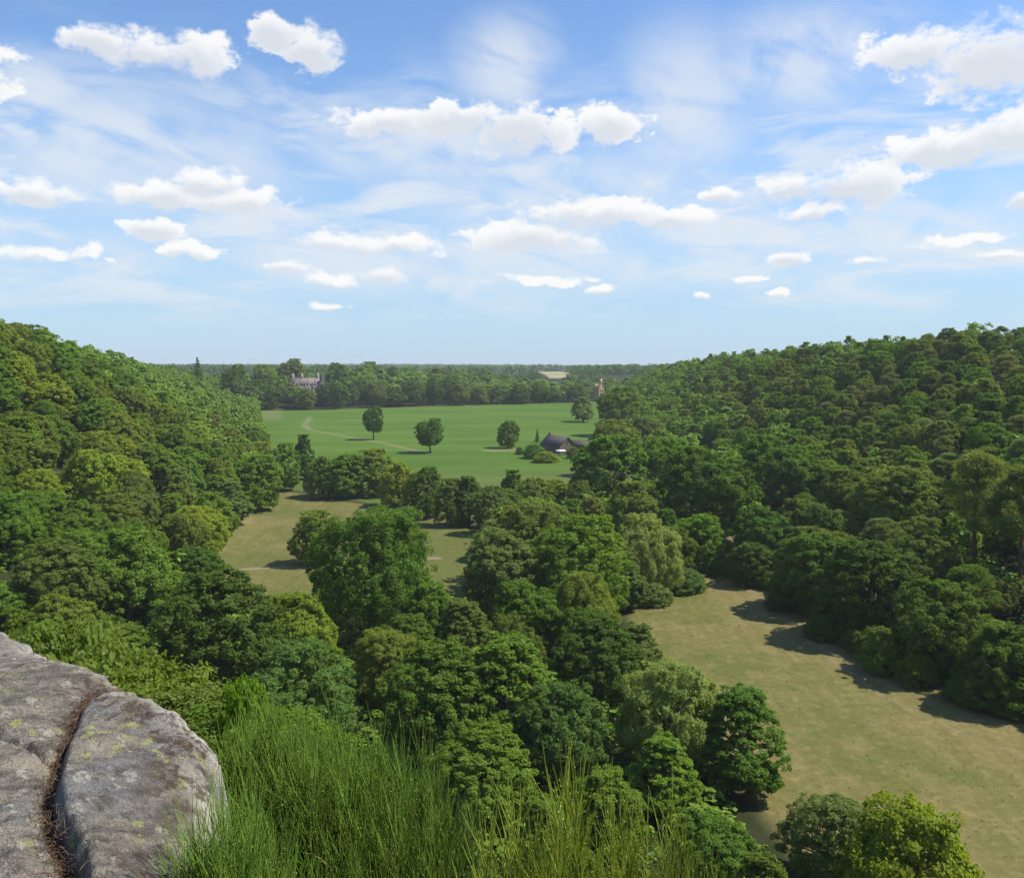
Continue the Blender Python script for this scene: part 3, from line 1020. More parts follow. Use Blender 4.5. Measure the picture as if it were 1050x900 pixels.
# by the farmhouse and the start of the right-hand wood
for a in (
    ('0', 625, 446, 84, 17, 'mid green', 'great round tree in front of the farmhouse, topmost of the valley belt'),
    ('1', 598, 407, 27, 17, 'grey green', 'slim greyish tree right of the farmhouse against the green field'),
    ('0', 638, 397, 52, 18, 'mid green', 'tall full tree right of the tan chimney house'),
    ('2', 632, 431, 60, 12, 'olive green', 'olive tree behind the great round tree by the farmhouse'),
    ('0', 664, 428, 40, 12, 'brownish green', 'brownish tree at the foot of the right hillside above the great tree'),
    ('0', 725, 459, 106, 17, 'dark green', 'big dark tree right of the great round tree by the farmhouse'),
    ('3', 652, 494, 72, 13, 'olive green', 'olive yellow tree below the great round tree'),
    ('5', 690, 450, 70, 15, 'mid green', 'full tree wedged between the great round tree and the big dark one'),
    ('0', 795, 447, 90, 15, 'dark green', 'dark broad tree at the foot of the right hillside above the meadow gap'),
    ('0', 783, 520, 70, 13, 'deep green', 'deep green tree over the gap at the far end of the right meadow'),
):
    by_top(T, *a, asp=0.95)

# riverside wood in the middle of the valley
g2 = 'trees of the riverside wood'
WIL = ('willow', 0)
for a in (
    (T, '0', 515, 546, 94, 11, 'grey green', 'round grey green tree at the right end of the left meadow'),
    (T, '5', 546, 514, 92, 14, 'dull green', 'dull green tree behind the round grey green one'),
    (T, '0', 596, 531, 108, 15, 'mid green', 'large mid green tree in the centre of the riverside wood'),
    ('willow_tree', WIL, 664, 530, 82, 13, 'pale green', 'pale silvery willow beside the far end of the right meadow'),
    (T, '0', 714, 527, 60, 13, 'bright green', 'bright green tree at the far left corner of the right meadow'),
    (T, '3', 692, 541, 50, 11, 'olive green', 'olive tree between the silvery willow and the bright corner tree'),
    (T, '4', 637, 566, 60, 10, 'blue green', 'bluish tree on the river side of the right meadow below the silvery willow'),
    (T, '0', 541, 597, 80, 12, 'mid green', 'mid green tree just below the round grey green tree'),
    ('willow_tree', ('willow', 1), 600, 588, 86, 10, 'olive green', 'olive willow leaning over the centre of the riverside wood'),
    (T, '0', 613, 636, 98, 12, 'deep green', 'deep green round tree at the left edge of the right meadow'),
    ('oak_tree', ('oak', 0), 380, 521, 140, 18, 'dark green', 'great spreading oak in the middle of the valley with limbs showing'),
    (T, ('feather', 0), 322, 524, 56, 12, 'olive green', 'light feathery tree against the left side of the great oak'),
    (T, '3', 300, 610, 96, 10, 'yellow green', 'yellow green tree on the near edge of the left meadow'),
    (T, '0', 226, 588, 138, 13, 'deep green', 'broad dark tree left of the yellow green one at the near meadow edge'),
    (T, ('feather', 1), 308, 666, 132, 10, 'blue green', 'bluish feathery round tree above the broom bush'),
    (T, ('feather', 1), 396, 646, 84, 11, 'olive green', 'olive feathery tree below the great spreading oak'),
    (T, '3', 441, 598, 74, 12, 'mid green', 'mid green tree right below the great spreading oak'),
    (T, '1', 474, 616, 70, 12, 'dull green', 'dull green upright tree right of the great oak'),
    (T, '0', 448, 664, 128, 14, 'dark green', 'dark tree in shade behind the tall sunlit tree of the foreground'),
    (T, '1', 518, 654, 128, 15, 'mid green', 'tall sunlit tree of the foreground beyond the broom, biggest in the valley'),
    (T, '5', 578, 708, 104, 13, 'blue green', 'bluish leaved tree right of the tall sunlit foreground tree'),
    ('willow_tree', WIL, 686, 678, 122, 12, 'pale green', 'pale willow at the near left edge of the right meadow'),
    (T, '1', 760, 708, 106, 13, 'dark green', 'tall dark tree standing out into the right meadow'),
    (T, '4', 684, 757, 84, 9, 'bright green', 'bright pointed young tree below the pale near willow'),
    (T, ('feather', 1), 852, 815, 100, 6, 'grey green', 'grey green feathery shrub tree at the near edge of the right meadow'),
    (T, ('bush', 0), 935, 830, 146, 7, 'yellow green', 'round light green bushy tree at the bottom right below the meadow'),
    (T, '3', 620, 790, 90, 9, 'mid green', 'small mid green tree behind the yellow broom'),
    (T, '0', 730, 835, 100, 8, 'dark green', 'low dark tree at the foot of the tall dark meadow tree'),
    (T, '4', 655, 640, 60, 11, 'dull green', 'dull slim tree between the deep green round tree and the right meadow'),
):
    by_top(*a, group=g2, asp=1.0)

# edge of the left hillside by the meadow
g3 = 'trees at the foot of the left hillside'
for a in (
    (T, '0', 262, 466, 60, 15, 'bright green', 'bright green tree at the foot of the left hillside, furthest along the meadow'),
    (T, '4', 236, 494, 46, 12, 'grey green', 'greyish narrow tree beside the bright green foot tree'),
    (T, '2', 205, 520, 62, 12, 'yellow green', 'yellow green tree over the left edge of the left meadow'),
    (T, '0', 200, 560, 56, 9, 'dark green', 'low dark tree over the left end of the meadow path'),
    (T, '3', 128, 545, 112, 12, 'mid green', 'wide mid green tree at the foot of the left hillside above the rock'),
    (T, '3', 6, 506, 74, 10, 'mid green', 'mid green tree cut by the left edge of the photo at mid height'),
    (T, '0', 60, 556, 96, 11, 'dull green', 'dull green tree left of the wide one above the rock'),
):
    by_top(*a, group=g3, asp=0.95)
for a in (
    ('scrub_bush', ('bush', 0), 24, 612, 90, 3.6, 'olive green', 'olive scrub bush just past the upper corner of the rock'),
    ('scrub_bush', ('bush', 1), 92, 640, 100, 3.2, 'mid green', 'mid green scrub bush behind the middle of the rock edge'),
    ('scrub_bush', ('bush', 0), 150, 672, 84, 2.2, 'bright green', 'bright leafy scrub bush over the rock edge'),
    ('scrub_bush', ('bush', 1), 196, 700, 66, 1.6, 'yellow green', 'yellow green scrub bush by the lower corner of the rock'),
    ('scrub_bush', ('bush', 1), 250, 722, 80, 1.8, 'bright green', 'bright scrub bush between rock and broom'),
    ('scrub_bush', ('bush', 0), -30, 600, 90, 4.0, 'mid green', 'scrub bush cut by the left edge of the photo above the rock'),
):
    by_top(*a, cat='bush', group='scrub below the rock', dmin=5.3)

for a in (
    (('scrub', 1), 60, 655, 10.5, 3.4, 'dull green', 'dull scrub bush rising behind the upper rock edge'),
    (('scrub', 1), 104, 676, 8.5, 2.8, 'dull green', 'small scrub bush touching the rock edge above the crack'),
    (('scrub', 0), 146, 698, 7.6, 2.4, 'olive green', 'small olive scrub bush touching the rock edge right of the crack'),
    (('scrub', 1), 184, 720, 7.0, 2.1, 'dull green', 'small green scrub bush at the rock edge near its lower corner'),
    (('scrub', 0), 222, 738, 6.6, 2.0, 'dark green', 'dark leafy scrub bush hard against the lower right corner of the rock'),
    (('scrub', 1), 270, 744, 6.8, 2.0, 'mid green', 'leafy scrub bush behind the left end of the broom'),
):
    by_depth('scrub_bush', *a, 'bush', 'scrub below the rock')

# edge of the right-hand wood, shading the meadow
g4 = 'trees along the shaded edge of the right meadow'
for a in (
    (T, '0', 835, 545, 92, 12, 'dark green', 'dark tree over the far shaded corner of the right meadow'),
    (T, '0', 893, 553, 112, 13, 'deep green', 'large deep green tree over the shaded edge of the right meadow'),
    (T, '5', 965, 600, 104, 11, 'deep green', 'dark round tree over the meadow shade right of the bright bush'),
    (T, '3', 1030, 640, 96, 9, 'dark green', 'dark low tree at the right end of the meadow shade'),
    ('pine_tree', ('pine', 0), 1008, 462, 84, 17, 'dull green', 'tall pine with a bare trunk standing at the right above the meadow'),
    ('pine_tree', ('pine', 1), 1052, 478, 84, 18, 'dull green', 'tall pine cut by the right edge of the photo'),
    (T, '0', 918, 478, 84, 13, 'olive green', 'sunlit olive green tree on the lower right hillside'),
    (T, '3', 868, 482, 66, 11, 'olive green', 'olive tree left of the sunlit one on the lower right hillside'),
    (T, '0', 940, 530, 70, 11, 'dull green', 'dull green tree below the sunlit olive one'),
    (T, '0', 770, 556, 50, 9, 'deep green', 'deep green tree right of the bare patch at the meadow gap'),
):
    by_top(*a, group=g4, asp=1.6 if a[0] == 'pine_tree' else 0.9)
for a in ((904, 690, 652, 44, 'bright green', 'bright green bush in the shade under the right-hand wood'),
          (940, 702, 672, 44, 'dark green', 'dark bush right of the bright green bush'),
          (845, 655, 632, 40, 'deep green', 'deep green bush left of the bright green bush at the meadow shade'),
          (1000, 722, 690, 60, 'dark green', 'dark bush at the right end of the meadow edge'),
          (800, 625, 606, 30, 'deep green', 'small deep green bush near the far end of the meadow shade'),
          (700, 606, 584, 52, 'blue green', 'low bluish bush at the far left corner of the right meadow'),
          (668, 620, 598, 44, 'grey green', 'low grey bush under the silvery willow'),
          (736, 590, 566, 34, 'dark green', 'dark bush at the left of the meadow gap'),
          (985, 600, 570, 50, 'dull green', 'dull bush under the bare trunk of the tall pine'),
          (1018, 628, 594, 50, 'brownish green', 'brownish bush right of the bare pine trunk'),
          (960, 580, 556, 36, 'deep green', 'deep green bush left of the bare pine trunk'),
          (772, 592, 570, 24, 'bright green', 'small bright bush at the right of the meadow gap')):
    by_base('bush', ('bush', random.randrange(2)), *a, cat='bush', group='bushes along the right meadow')

for yy in np.arange(92, 190, 3.6):
    if 150 < yy < 158:
        continue
    xx = float(np.interp(yy, FRY, FRX)) + random.uniform(-0.5, 3.5)
    hh = random.uniform(2.2, 4.4)
    ww = random.uniform(4.0, 6.5)
    COVER.append((xx, yy, float(ground(xx, yy)) + hh, ww * 0.4, hh))
    plant('bush', ('bush', random.randrange(2)), xx, yy, ww, hh, random.choice(('dark green', 'deep green', 'mid green', 'dull green')),
          'dark bush closing the foot of the right-hand wood along the meadow shade', 'bush', 'bushes along the right meadow')

# trees standing around the manor and on the skyline
for a in (
    ('conifer_tree', ('conifer', 0), 203, 366, 620, 13, 'deep green', 'dark pointed conifer on the skyline left of the manor house'),
    (T, ('mid', 0), 299, 368, 800, 28, 'olive green', 'tall pale tree rising above the manor house'),
    (T, ('mid', 0), 306, 403, 727, 15, 'dark green', 'dark tree hiding the left foot of the manor house'),
    (T, ('mid', 3), 319, 402, 724, 14, 'deep green', 'deep green tree hiding the middle of the manor house'),
    (T, ('mid', 0), 331, 405, 727, 13, 'mid green', 'mid green tree hiding the foot of the manor turret'),
    (T, ('mid', 0), 346, 372, 860, 22, 'dark green', 'left one of the two dark tree clumps on the skyline right of the manor house'),
    (T, ('mid', 3), 378, 371, 870, 28, 'dark green', 'right one of the two dark tree clumps on the skyline right of the manor house'),
    (T, ('mid', 0), 405, 377, 850, 24, 'deep green', 'dark tree breaking the skyline above the lone trees'),
    (T, ('mid', 3), 452, 379, 860, 28, 'dark green', 'wide dark tree on the skyline above the round lone tree'),
    (T, ('mid', 5), 272, 374, 760, 24, 'mid green', 'mid green skyline tree directly left of the tall pale manor tree'),
    (T, ('mid', 0), 240, 374, 700, 22, 'dark green', 'dark skyline tree between the conifer and the manor house'),
):
    o_ = by_depth(*a)

# ------------------------------------------------------------------ the woods: each tree its own, the hidden rest as one mass
def scatter(n, xr, yr, mind, accept, seed):
    g = np.random.default_rng(seed)
    pts, grid = [], {}
    X = g.uniform(xr[0], xr[1], n)
    Y = g.uniform(yr[0], yr[1], n)
    keep = accept(X, Y)
    for x, y in zip(X[keep], Y[keep]):
        d = mind * (1.0 if y < 260 else 1.08 if y < 450 else 1.2)
        c = (int(x // mind), int(y // mind))
        if any((x - a) ** 2 + (y - b) ** 2 < d * d for i in (-2, -1, 0, 1, 2) for j in (-2, -1, 0, 1, 2) for a, b in grid.get((c[0] + i, c[1] + j), ())):
            continue
        grid.setdefault(c, []).append((x, y))
        pts.append((x, y))
    return pts


def in_view(x, y):
    return (np.abs(x) < 0.60 * y + 12)


fl_ = lambda y: np.interp(y, FLY, FLX)
fr_ = lambda y: np.interp(y, FRY, FRX)
cand = []
for x, y in scatter(12000, (-480, -20), (42, 760), 6.9, lambda x, y: in_view(x, y) & (x < fl_(y) - 4) & (x > fl_(y) - 150), 1):
    cand.append([x, y, 'left'])
for x, y in scatter(18000, (40, 470), (64, 800), 6.9, lambda x, y: in_view(x, y) & (x > fr_(y) + 3) & (x < fr_(y) + np.interp(y, WRY, WRW) + 30), 2):
    cand.append([x, y, 'right'])
for x, y in scatter(3000, (-60, 46), (36, 258), 7.0, lambda x, y: (x > fl_(y) - 2) & (x < np.interp(y, RIVY, RIVX) - 2) & ((y < 156) | ((x > -5) & (y < 252))), 3):
    cand.append([x, y, 'river'])
for x, y in scatter(2600, (-330, 190), (640, 850), 12.0, lambda x, y: (y > np.interp(x, [-260, -120, 0, 80, 130], [650, 692, 748, 792, 800])) & (x > fl_(y) - 20) & (x < fr_(y) + 10)
                    & (np.hypot((x - cx_) / 1.3, y - cy_ - 4) > 15) & ~((np.abs(x - 78 - (y - 800) * 0.1) < 8) & (y < 812)) & ~((np.abs(x - 0.02 * y) < 9) & (y < 800) & (y > 740) & (x < -900)), 4):
    cand.append([x, y, 'line'])
for c in cand:
    x, y, r = c
    q = random.random()
    if r == 'line':
        Wd, h = random.uniform(15, 24), random.uniform(13, 18) if x > -40 else random.uniform(15, 23)
    elif r == 'river':
        Wd, h = random.uniform(7, 10.5), random.uniform(7.5, 11.5)
    else:
        Wd, h = random.uniform(9, 13), random.uniform(9.5, 12.8)
    if y < 75:
        Wd, h = Wd * 0.75, min(h, 7.5)
    elif r == 'left' and y < 150:
        h *= 0.85
    kind = T
    if r == 'right':
        up = x - float(fr_(y))
        if random.random() < np.clip((up - 38) / 50, 0, 0.5) or (y < 210 and up > 14 and random.random() < 0.4):
            kind, Wd, h = 'pine_tree', random.uniform(7, 10), random.uniform(9, 11.5)
    if r == 'left' and float(fl_(y)) - x > 42 and random.random() < 0.12:
        kind, Wd, h = 'pine_tree', random.uniform(7, 10), random.uniform(9, 12)
    c += [Wd, h, kind]
# drop what would grow into a tree placed above
CV = np.array([(c[0], c[1], c[3], c[4]) for c in COVER])
kept = []
for c in cand:
    d = np.hypot(CV[:, 0] - c[0], CV[:, 1] - c[1])
    if (d < 0.36 * (CV[:, 2] + c[3])).any():
        continue
    # do not let a filler tree stand in front of a tree picked out above
    u, v, f = project(c[0], c[1], float(ground(c[0], c[1])) + c[4])
    hide = False
    for (a, b, zt, w_, h_) in COVER:
        if b < 330 and c[1] < b - 2:
            pu, pv, pf = project(a, b, zt - 0.35 * h_)
            if abs(pu - u) < 0.5 * (w_ * FPX / pf) * 0.6 + 0.5 * c[3] * FPX / f * 0.7 and v < pv:
                hide = True
                break
    if hide and c[2] in ('river',):
        c[4] = max(3.0, c[4] * 0.5)
        c[3] *= 0.7
        u, v, f = project(c[0], c[1], float(ground(c[0], c[1])) + c[4])
        if v < pv:
            continue
    # the far field's lower right edge and the farmhouse stay open to view
    kept.append(c)
cand = kept
OPEN = [[(214, 596), (250, 548), (280, 512), (345, 520), (305, 560), (312, 610), (262, 616)], [(652, 640), (748, 592), (800, 625), (880, 690), (1060, 750), (1060, 880), (900, 840), (800, 800), (720, 700)],
        [(280, 425), (600, 412), (600, 440), (590, 470), (560, 500), (500, 500), (420, 472), (330, 462), (282, 448)], [(604, 384), (622, 384), (622, 416), (604, 416)], [(298, 380), (332, 380), (332, 394), (298, 394)],
        [(446, 542), (488, 546), (480, 592), (452, 602)]]


def in_poly(u, v, poly):
    c = False
    for (ax, ay), (bx, by) in zip(poly, poly[1:] + poly[:1]):
        if (ay > v) != (by > v) and u < (bx - ax) * (v - ay) / (by - ay) + ax:
            c = not c
    return c


def in_the_open(c):
    z = float(ground(c[0], c[1]))
    for dx, dz in ((0, 1.0), (0, 0.6), (-0.3, 0.7), (0.3, 0.7)):
        u, v, _ = project(c[0] + dx * c[3], c[1], z + dz * c[4])
        if any(in_poly(u, v, p) for p in OPEN):
            return True
    return False


cand = [c for c in cand if not in_the_open(c)]

for c in COVER:
    if c[3] > 24 or c[1] > 900:
        print('BIG', c)
# what the photograph can see of each: paint crowns front to back in a coarse picture over the terrain's depth
RS = 4
cw, chh = 1050 // RS + 1, 900 // RS + 1
pxs, pys = np.meshgrid(np.arange(cw) * RS, np.arange(chh) * RS)
Ddir = np.stack([(pxs - 525) / FPX, math.cos(PITCH) - (pys - 450) / FPX * math.sin(PITCH), -math.sin(PITCH) - (pys - 450) / FPX * math.cos(PITCH)], -1)
depth = np.full(pxs.shape, 1e9)
for t_ in 6 * 1.02 ** np.arange(0, 290):
    zz = EYE_Z + Ddir[..., 2] * t_
    hit = (zz < ground(Ddir[..., 0] * t_, Ddir[..., 1] * t_) + 0.0) & (depth > 1e8)
    depth[hit] = t_
taken = np.zeros(pxs.shape, bool)
taken |= (pys > 637 + (pxs / 220.0) * 113) & (pxs < 235)          # the rock
taken |= (pxs > 200) & (pxs < 485) & (pys > 770)                  # the broom
taken |= (pxs > 450) & (pxs < 760) & (pys > 880)
allt = [(c[0], c[1], c[3], c[4], i) for i, c in enumerate(cand)] + [(a, b, w_, h_, -1) for a, b, zt, w_, h_ in COVER]
allt.sort(key=lambda a: a[1])
seen = np.zeros(len(cand))
for x, y, Wd, h, i in allt:
    z = float(ground(x, y))
    u, v0, f = project(x, y, z + 0.1 * h)
    _, v1, _ = project(x, y, z + h)
    ru, rv, vc = 0.46 * Wd * FPX / f, max((v0 - v1) / 2, 1), (v0 + v1) / 2
    m_ = (((pxs - u) / ru) ** 2 + ((pys - vc) / rv) ** 2 < 1) & ~taken & (depth > f - Wd * 0.6)
    if i >= 0:
        seen[i] = m_.sum() * RS * RS
    taken |= m_

TONE_OF = {'left': ['olive green', 'mid green', 'olive green', 'dull green', 'yellow green', 'mid green', 'dark green'],
           'right': ['mid green', 'dark green', 'dull green', 'olive green', 'mid green', 'deep green'],
           'river': ['mid green', 'dark green', 'grey green', 'dull green', 'olive green', 'blue green'],
           'line': ['dark green', 'deep green', 'deep green', 'dull green', 'blue green', 'dark green']}
PINE_T = ['dull green', 'brownish green', 'dull green', 'dark green', 'grey green']


def region_words(c):
    x, y, r = c[:3]
    if r == 'left':
        s_ = float(fl_(y)) - x
        b = 'low' if s_ < 22 else 'midway' if s_ < 50 else 'high'
        d = 'above the rock' if y < 130 else 'above the left meadow' if y < 215 else 'beyond the left meadow' if y < 330 else 'beside the green field' if y < 480 else 'past the field'
        return b + ' on the left hill ' + d, 'trees on the left hillside'
    if r == 'right':
        s_ = x - float(fr_(y))
        b = 'low' if s_ < 24 else 'midway' if s_ < 65 else 'high'
        d = 'above the near meadow' if y < 150 else 'above the meadow gap' if y < 240 else 'past the meadow' if y < 360 else 'beyond the farmhouse' if y < 500 else 'near the treeline'
        return b + ' on the right hill ' + d, 'trees on the right hillside'
    if r == 'river':
        return ('in the riverside wood ' + ('under the rock' if y < 80 else 'near the right meadow' if y < 120 else 'by the great oak' if y < 165 else 'past the left meadow'), 'trees of the riverside wood')
    return ('in the treeline past the green field ' + ('left of the manor' if x < -190 else 'near the manor' if x < -130 else 'behind the lone trees' if x < -30 else 'in its middle' if x < 30 else 'by the tan house'), 'trees of the far treeline')


chosen = []
budget = {T: 292 - sum(1 for o in bpy.data.objects if o.name.startswith(T)), 'pine_tree': 200}
for i in sorted(range(len(cand)), key=lambda k: -seen[k]):
    if seen[i] < 48:
        break
    k = cand[i][5]
    if budget[k] > 0:
        budget[k] -= 1
        chosen.append(i)
for i in chosen:
    c = cand[i]
    c.append(random.choice(PINE_T) if c[5] == 'pine_tree' else random.choice(TONE_OF[c[2]]))
classes = {}
for i in chosen:
    c = cand[i]
    kw_ = 'pine' if c[5] == 'pine_tree' else 'tree'
    size = '' if c[5] == 'pine_tree' else ('wide ' if c[3] > 10.6 else 'small ')
    reg, grp = region_words(c)
    classes.setdefault((f'{size}{c[6]} {kw_}', reg, grp), []).append(i)
ORD = ['leftmost', 'second from left', 'third from left', 'fourth from left', 'fifth from left', 'sixth from left', 'seventh from left', 'eighth from left']
NUM = ['', '', 'two', 'three', 'four', 'five', 'six', 'seven', 'eight']
for (what, reg, grp), mem in classes.items():
    mem.sort(key=lambda i: project(cand[i][0], cand[i][1], float(ground(cand[i][0], cand[i][1])))[0])
    for q, i in enumerate(mem):
        n = len(mem)
        if n == 1:
            lab = f'{what} {reg}'
        elif n <= 8:
            lab = f'{ORD[q]} {what} {reg}' if n > 2 or q == 0 else f'rightmost {what} {reg}'
            if n > 2 and q == n - 1:
                lab = f'rightmost {what} {reg}'
        else:
            lab = f'{what} {reg}'
        if len(lab.replace('-', ' ').split()) > 16:
            lab = lab.replace(' the ', ' ')
        c = cand[i]
        x, y = c[0], c[1]
        if c[5] == 'pine_tree':
            key = ('pine', random.randrange(3))
        else:
            lod = 'near' if y < 170 else 'mid'
            key = (lod, random.choice([0, 0, 1, 2, 3, 3, 4, 5] if c[2] == 'river' else [0, 0, 1, 2, 3, 3, 5]))
        plant(c[5], key, x, y, c[3], c[4], c[6], lab, 'pine' if c[5] == 'pine_tree' else 'tree', grp, parts=seen[i] > 90 and y < 640)


def merged(name, items, keep, mat, tone, grow=1.0):
    """many hidden or far trees as one mass: items are (x, y, W, H, z)"""
    g = np.random.default_rng(77)
    Vs = []
    for x, y, Wd, h, z in items:
        _, _, W0, H0, (cv, cq) = PROTO[('far', int(g.integers(0, 6)))]
        n = len(cq)
        sel = g.permutation(n)[:keep]
        q = cv.reshape(-1, 4, 3)[sel]
        ctr = q.mean(1, keepdims=True)
        q = ctr + (q - ctr) * grow
        a = g.random() * 6.28
        ca, sa = math.cos(a), math.sin(a)
        q = q * np.array([Wd / W0, Wd / W0, h / H0])
        q = np.stack([q[..., 0] * ca - q[..., 1] * sa + x, q[..., 0] * sa + q[..., 1] * ca + y, q[..., 2] + z], -1)
        Vs.append(q.reshape(-1, 3))
    V = np.concatenate(Vs)
    o = obj(name, mesh_np(name, V, np.arange(len(V)).reshape(-1, 4), mat))
    o.color = (*TONES[tone], 1)
    return tag(o, kind='stuff')


M_MASS = foliage_mat('wood_mass', 0.3, 0.3, 0.045)
sel_ = set(chosen)
rest = [(c[0], c[1], c[3], c[4], float(ground(c[0], c[1]))) for i, c in enumerate(cand) if i not in sel_]
merged('woodland', rest, 800, M_MASS, 'mid green', 1.25)
shrubs = [(x, y, random.uniform(4, 7.5), random.uniform(2.2, 4.6), float(ground(x, y)) - 0.3) for x, y in
          scatter(16000, (-420, 420), (40, 700), 4.4, lambda x, y: in_view(x, y) & ((x < fl_(y) - 5) & (x > fl_(y) - 120) | (x > fl_(y)) & (y < 150) & (x < np.interp(y, RIVY, RIVX) - 2) | (x > fr_(y) + 5) & (x < fr_(y) + 150)), 9)]
shrubs += [(x, y, random.uniform(3, 5), random.uniform(1.6, 3.0), float(ground(x, y)) - 0.3) for x, y in
           scatter(5000, (-60, 40), (44, 155), 3.0, lambda x, y: (x > fl_(y) - 5) & (x < np.interp(y, RIVY, RIVX) - 2), 19)]
merged('undergrowth', shrubs, 260, M_MASS, 'mid green', 1.3)

# woods and hedges of the plain behind the valley
g = np.random.default_rng(5)
far1, far2 = [], []
while len(far1) < 1500:
    y = 830 + 1100 * g.random() ** 1.2
    x = g.uniform(-0.62, 0.62) * y
    if vnoise(x / 130.0 + 4, y / 210.0) < -0.12 and g.random() < 0.93:
        continue
    if any(abs(x - a) < c_ and abs(y - b) < d_ for a, b, c_, d_ in STUBBLE):
        continue
    Wd = g.uniform(12, 20)
    if abs(x / y - 0.0473) < 0.015:
        continue
    far1.append((x, y, Wd, g.uniform(9, 14), float(ground(x, y))))
while len(far2) < 6500:
    y = 1900 + 4200 * g.random()
    x = g.uniform(-0.62, 0.62) * y
    if vnoise(x / 330.0 + 1, y / 300.0) < 0.02 and g.random() < 0.9:
        continue
    if any(abs(x - a) < c_ and abs(y - b) < d_ for a, b, c_, d_ in STUBBLE):
        continue
    far2.append((x, y, g.uniform(14, 30), g.uniform(9, 15), float(ground(x, y))))
merged('far_woods', far1, 260, M_MASS, 'deep green', 1.9)
merged('far_woods', far2, 40, M_MASS, 'deep green', 4.2)

# ------------------------------------------------------------------ tufts of dry grass and weeds in the meadows
g = np.random.default_rng(11)
bx_, by_, bz_ = [], [], []
pts = []
for n, (x0, x1, y0, y1) in ((5000, (16, 62, 60, 195)), (2000, (-85, -6, 156, 300))):
    x, y = g.uniform(x0, x1, n), g.uniform(y0, y1, n)
    zmm, _, zbb, *_ = zones(x, y)
    k = (zmm > 0.7) & (vnoise(x / 6.0, y / 6.0) + 0.35 * g.normal(size=n) > 0.05)
    pts.append(np.stack([x[k], y[k]], -1))
pts = np.concatenate(pts)
z = ground(pts[:, 0], pts[:, 1])
base = np.concatenate([pts, z[:, None]], 1)
k = np.repeat(np.arange(len(base)), 5)
P = base[k] + np.concatenate([g.normal(size=(len(k), 2)) * 0.12, g.random((len(k), 1)) * 0.12], 1)
Nn = unit(np.concatenate([g.normal(size=(len(k), 2)), 0.25 * g.normal(size=(len(k), 1))], 1))
gv, gq = leaf_quads(g, P, Nn, 0.22, 0.05, np.array([0, 0, 1.0]) + 0.5 * g.normal(size=(len(k), 3)))
M_DRY = foliage_mat('dry_grass', 0.3, 0.8, 0.2)
gr_ = obj('grass', mesh_np('grass', gv, gq, M_DRY))
gr_.color = (0.34, 0.30, 0.17, 1)
tag(gr_, kind='stuff')


# ------------------------------------------------------------------ the rock at the viewpoint
def plane_hit(px, py, z):
    d = pix_dir(px, py)
    k = (z - EYE_Z) / d[2]
    return np.array([d[0] * k, d[1] * k])


RIM = [(0.5, -1.5), (-0.35, 0.6), (-0.75, 1.4), (-0.92, 2.4), (-1.04, 3.0), (-1.24, 3.68), (-1.55, 3.93), (-1.93, 4.2), (-2.3, 4.40), (-2.68, 4.64), (-3.5, 5.1), (-6, 5.9), (-9, 4), (-9, -2)]
CRACK = [plane_hit(px, py, 40.5) for px, py in ((128, 703), (100, 708), (80, 722), (71, 742), (58, 772), (49, 798), (52, 822), (72, 846), (84, 880), (92, 925), (110, 1000))]
FISSURE = [plane_hit(px, py, 40.5) for px, py in ((-60, 735), (0, 752), (20, 757), (48, 768))]
gx_ = np.concatenate([np.arange(-6.6, -3.6, 0.05), np.arange(-3.6, 0.2, 0.0125)])
gy_ = np.concatenate([np.arange(0.2, 1.8, 0.05), np.arange(1.8, 5.6, 0.0125), np.arange(5.6, 6.6, 0.05)])
X, Y = np.meshgrid(gx_, gy_, indexing='ij')
rim = RIM + [RIM[0]]
dr_ = seg_dist(X, Y, rim)
inside_ = np.zeros(X.shape, bool)
for (ax, ay), (bx, by) in zip(rim[:-1], rim[1:]):
    c_ = ((ay > Y) != (by > Y)) & (X < (bx - ax) * (Y - ay) / (by - ay + 1e-12) + ax)
    inside_ ^= c_
sd = np.where(inside_, dr_, -dr_) + 0.08 * fbm(X * 2.3, Y * 2.3, 3) + 0.02 * fbm(X * 11, Y * 11, 2)
dc = seg_dist(X, Y, CRACK) + 0.012 * fbm(X * 9, Y * 9, 2)
cr_ = np.array(CRACK)
# which side of the crack: towards the viewer's right is the raised lump
xc = np.interp(Y, cr_[::-1, 1], cr_[::-1, 0])
sgn = np.where(X > xc, 1.0, -1.0)
sgn = np.where((Y > cr_[0, 1] - 0.0) & (X < cr_[0, 0]), -1.0, sgn)
along = np.clip((cr_[0, 1] - Y) / (cr_[0, 1] - cr_[-1, 1]), 0, 1)
amp = np.interp(along, [0, .2, .45, .62, .85, 1], [0.015, .04, .06, .095, .075, .03])
Z = 40.40 + 0.10 * (-X - 1.3) + 0.03 * (Y - 3.5)
Z += 0.085 * fbm(X * 0.9 + 4, Y * 0.9, 2) + 0.045 * fbm(X * 2.7, Y * 2.7 + 3, 3)
u_ = X * 0.8 + Y * 0.6
v_2 = -X * 0.6 + Y * 0.8
Z += 0.022 * fbm(u_ * 2.2, v_2 * 9.0, 3) - 0.03 * np.maximum(0.16 - np.abs(fbm(u_ * 3.0, v_2 * 8.0, 3)), 0) / 0.16 * sm(fbm(X * 1.3, Y * 1.3 + 9, 2) + 0.5)
Z += 0.012 * np.round(3 * fbm(X * 5 + 0.4 * fbm(X * 9, Y * 9, 2), Y * 7, 3)) / 3 + 0.011 * fbm(X * 24, Y * 24, 3, 0.7)
Z -= 0.26 * sm((X + 1.85) / 1.0) ** 2
Z += 0.02 * np.abs(fbm(X * 8 + 3, Y * 8, 3, 0.6)) + 0.006 * fbm(X * 50, Y * 50, 2, 0.6)
Z += np.where(sgn > 0, amp * sm(dc / 0.05) * np.exp(-(dc / 1.1) ** 2), 0)
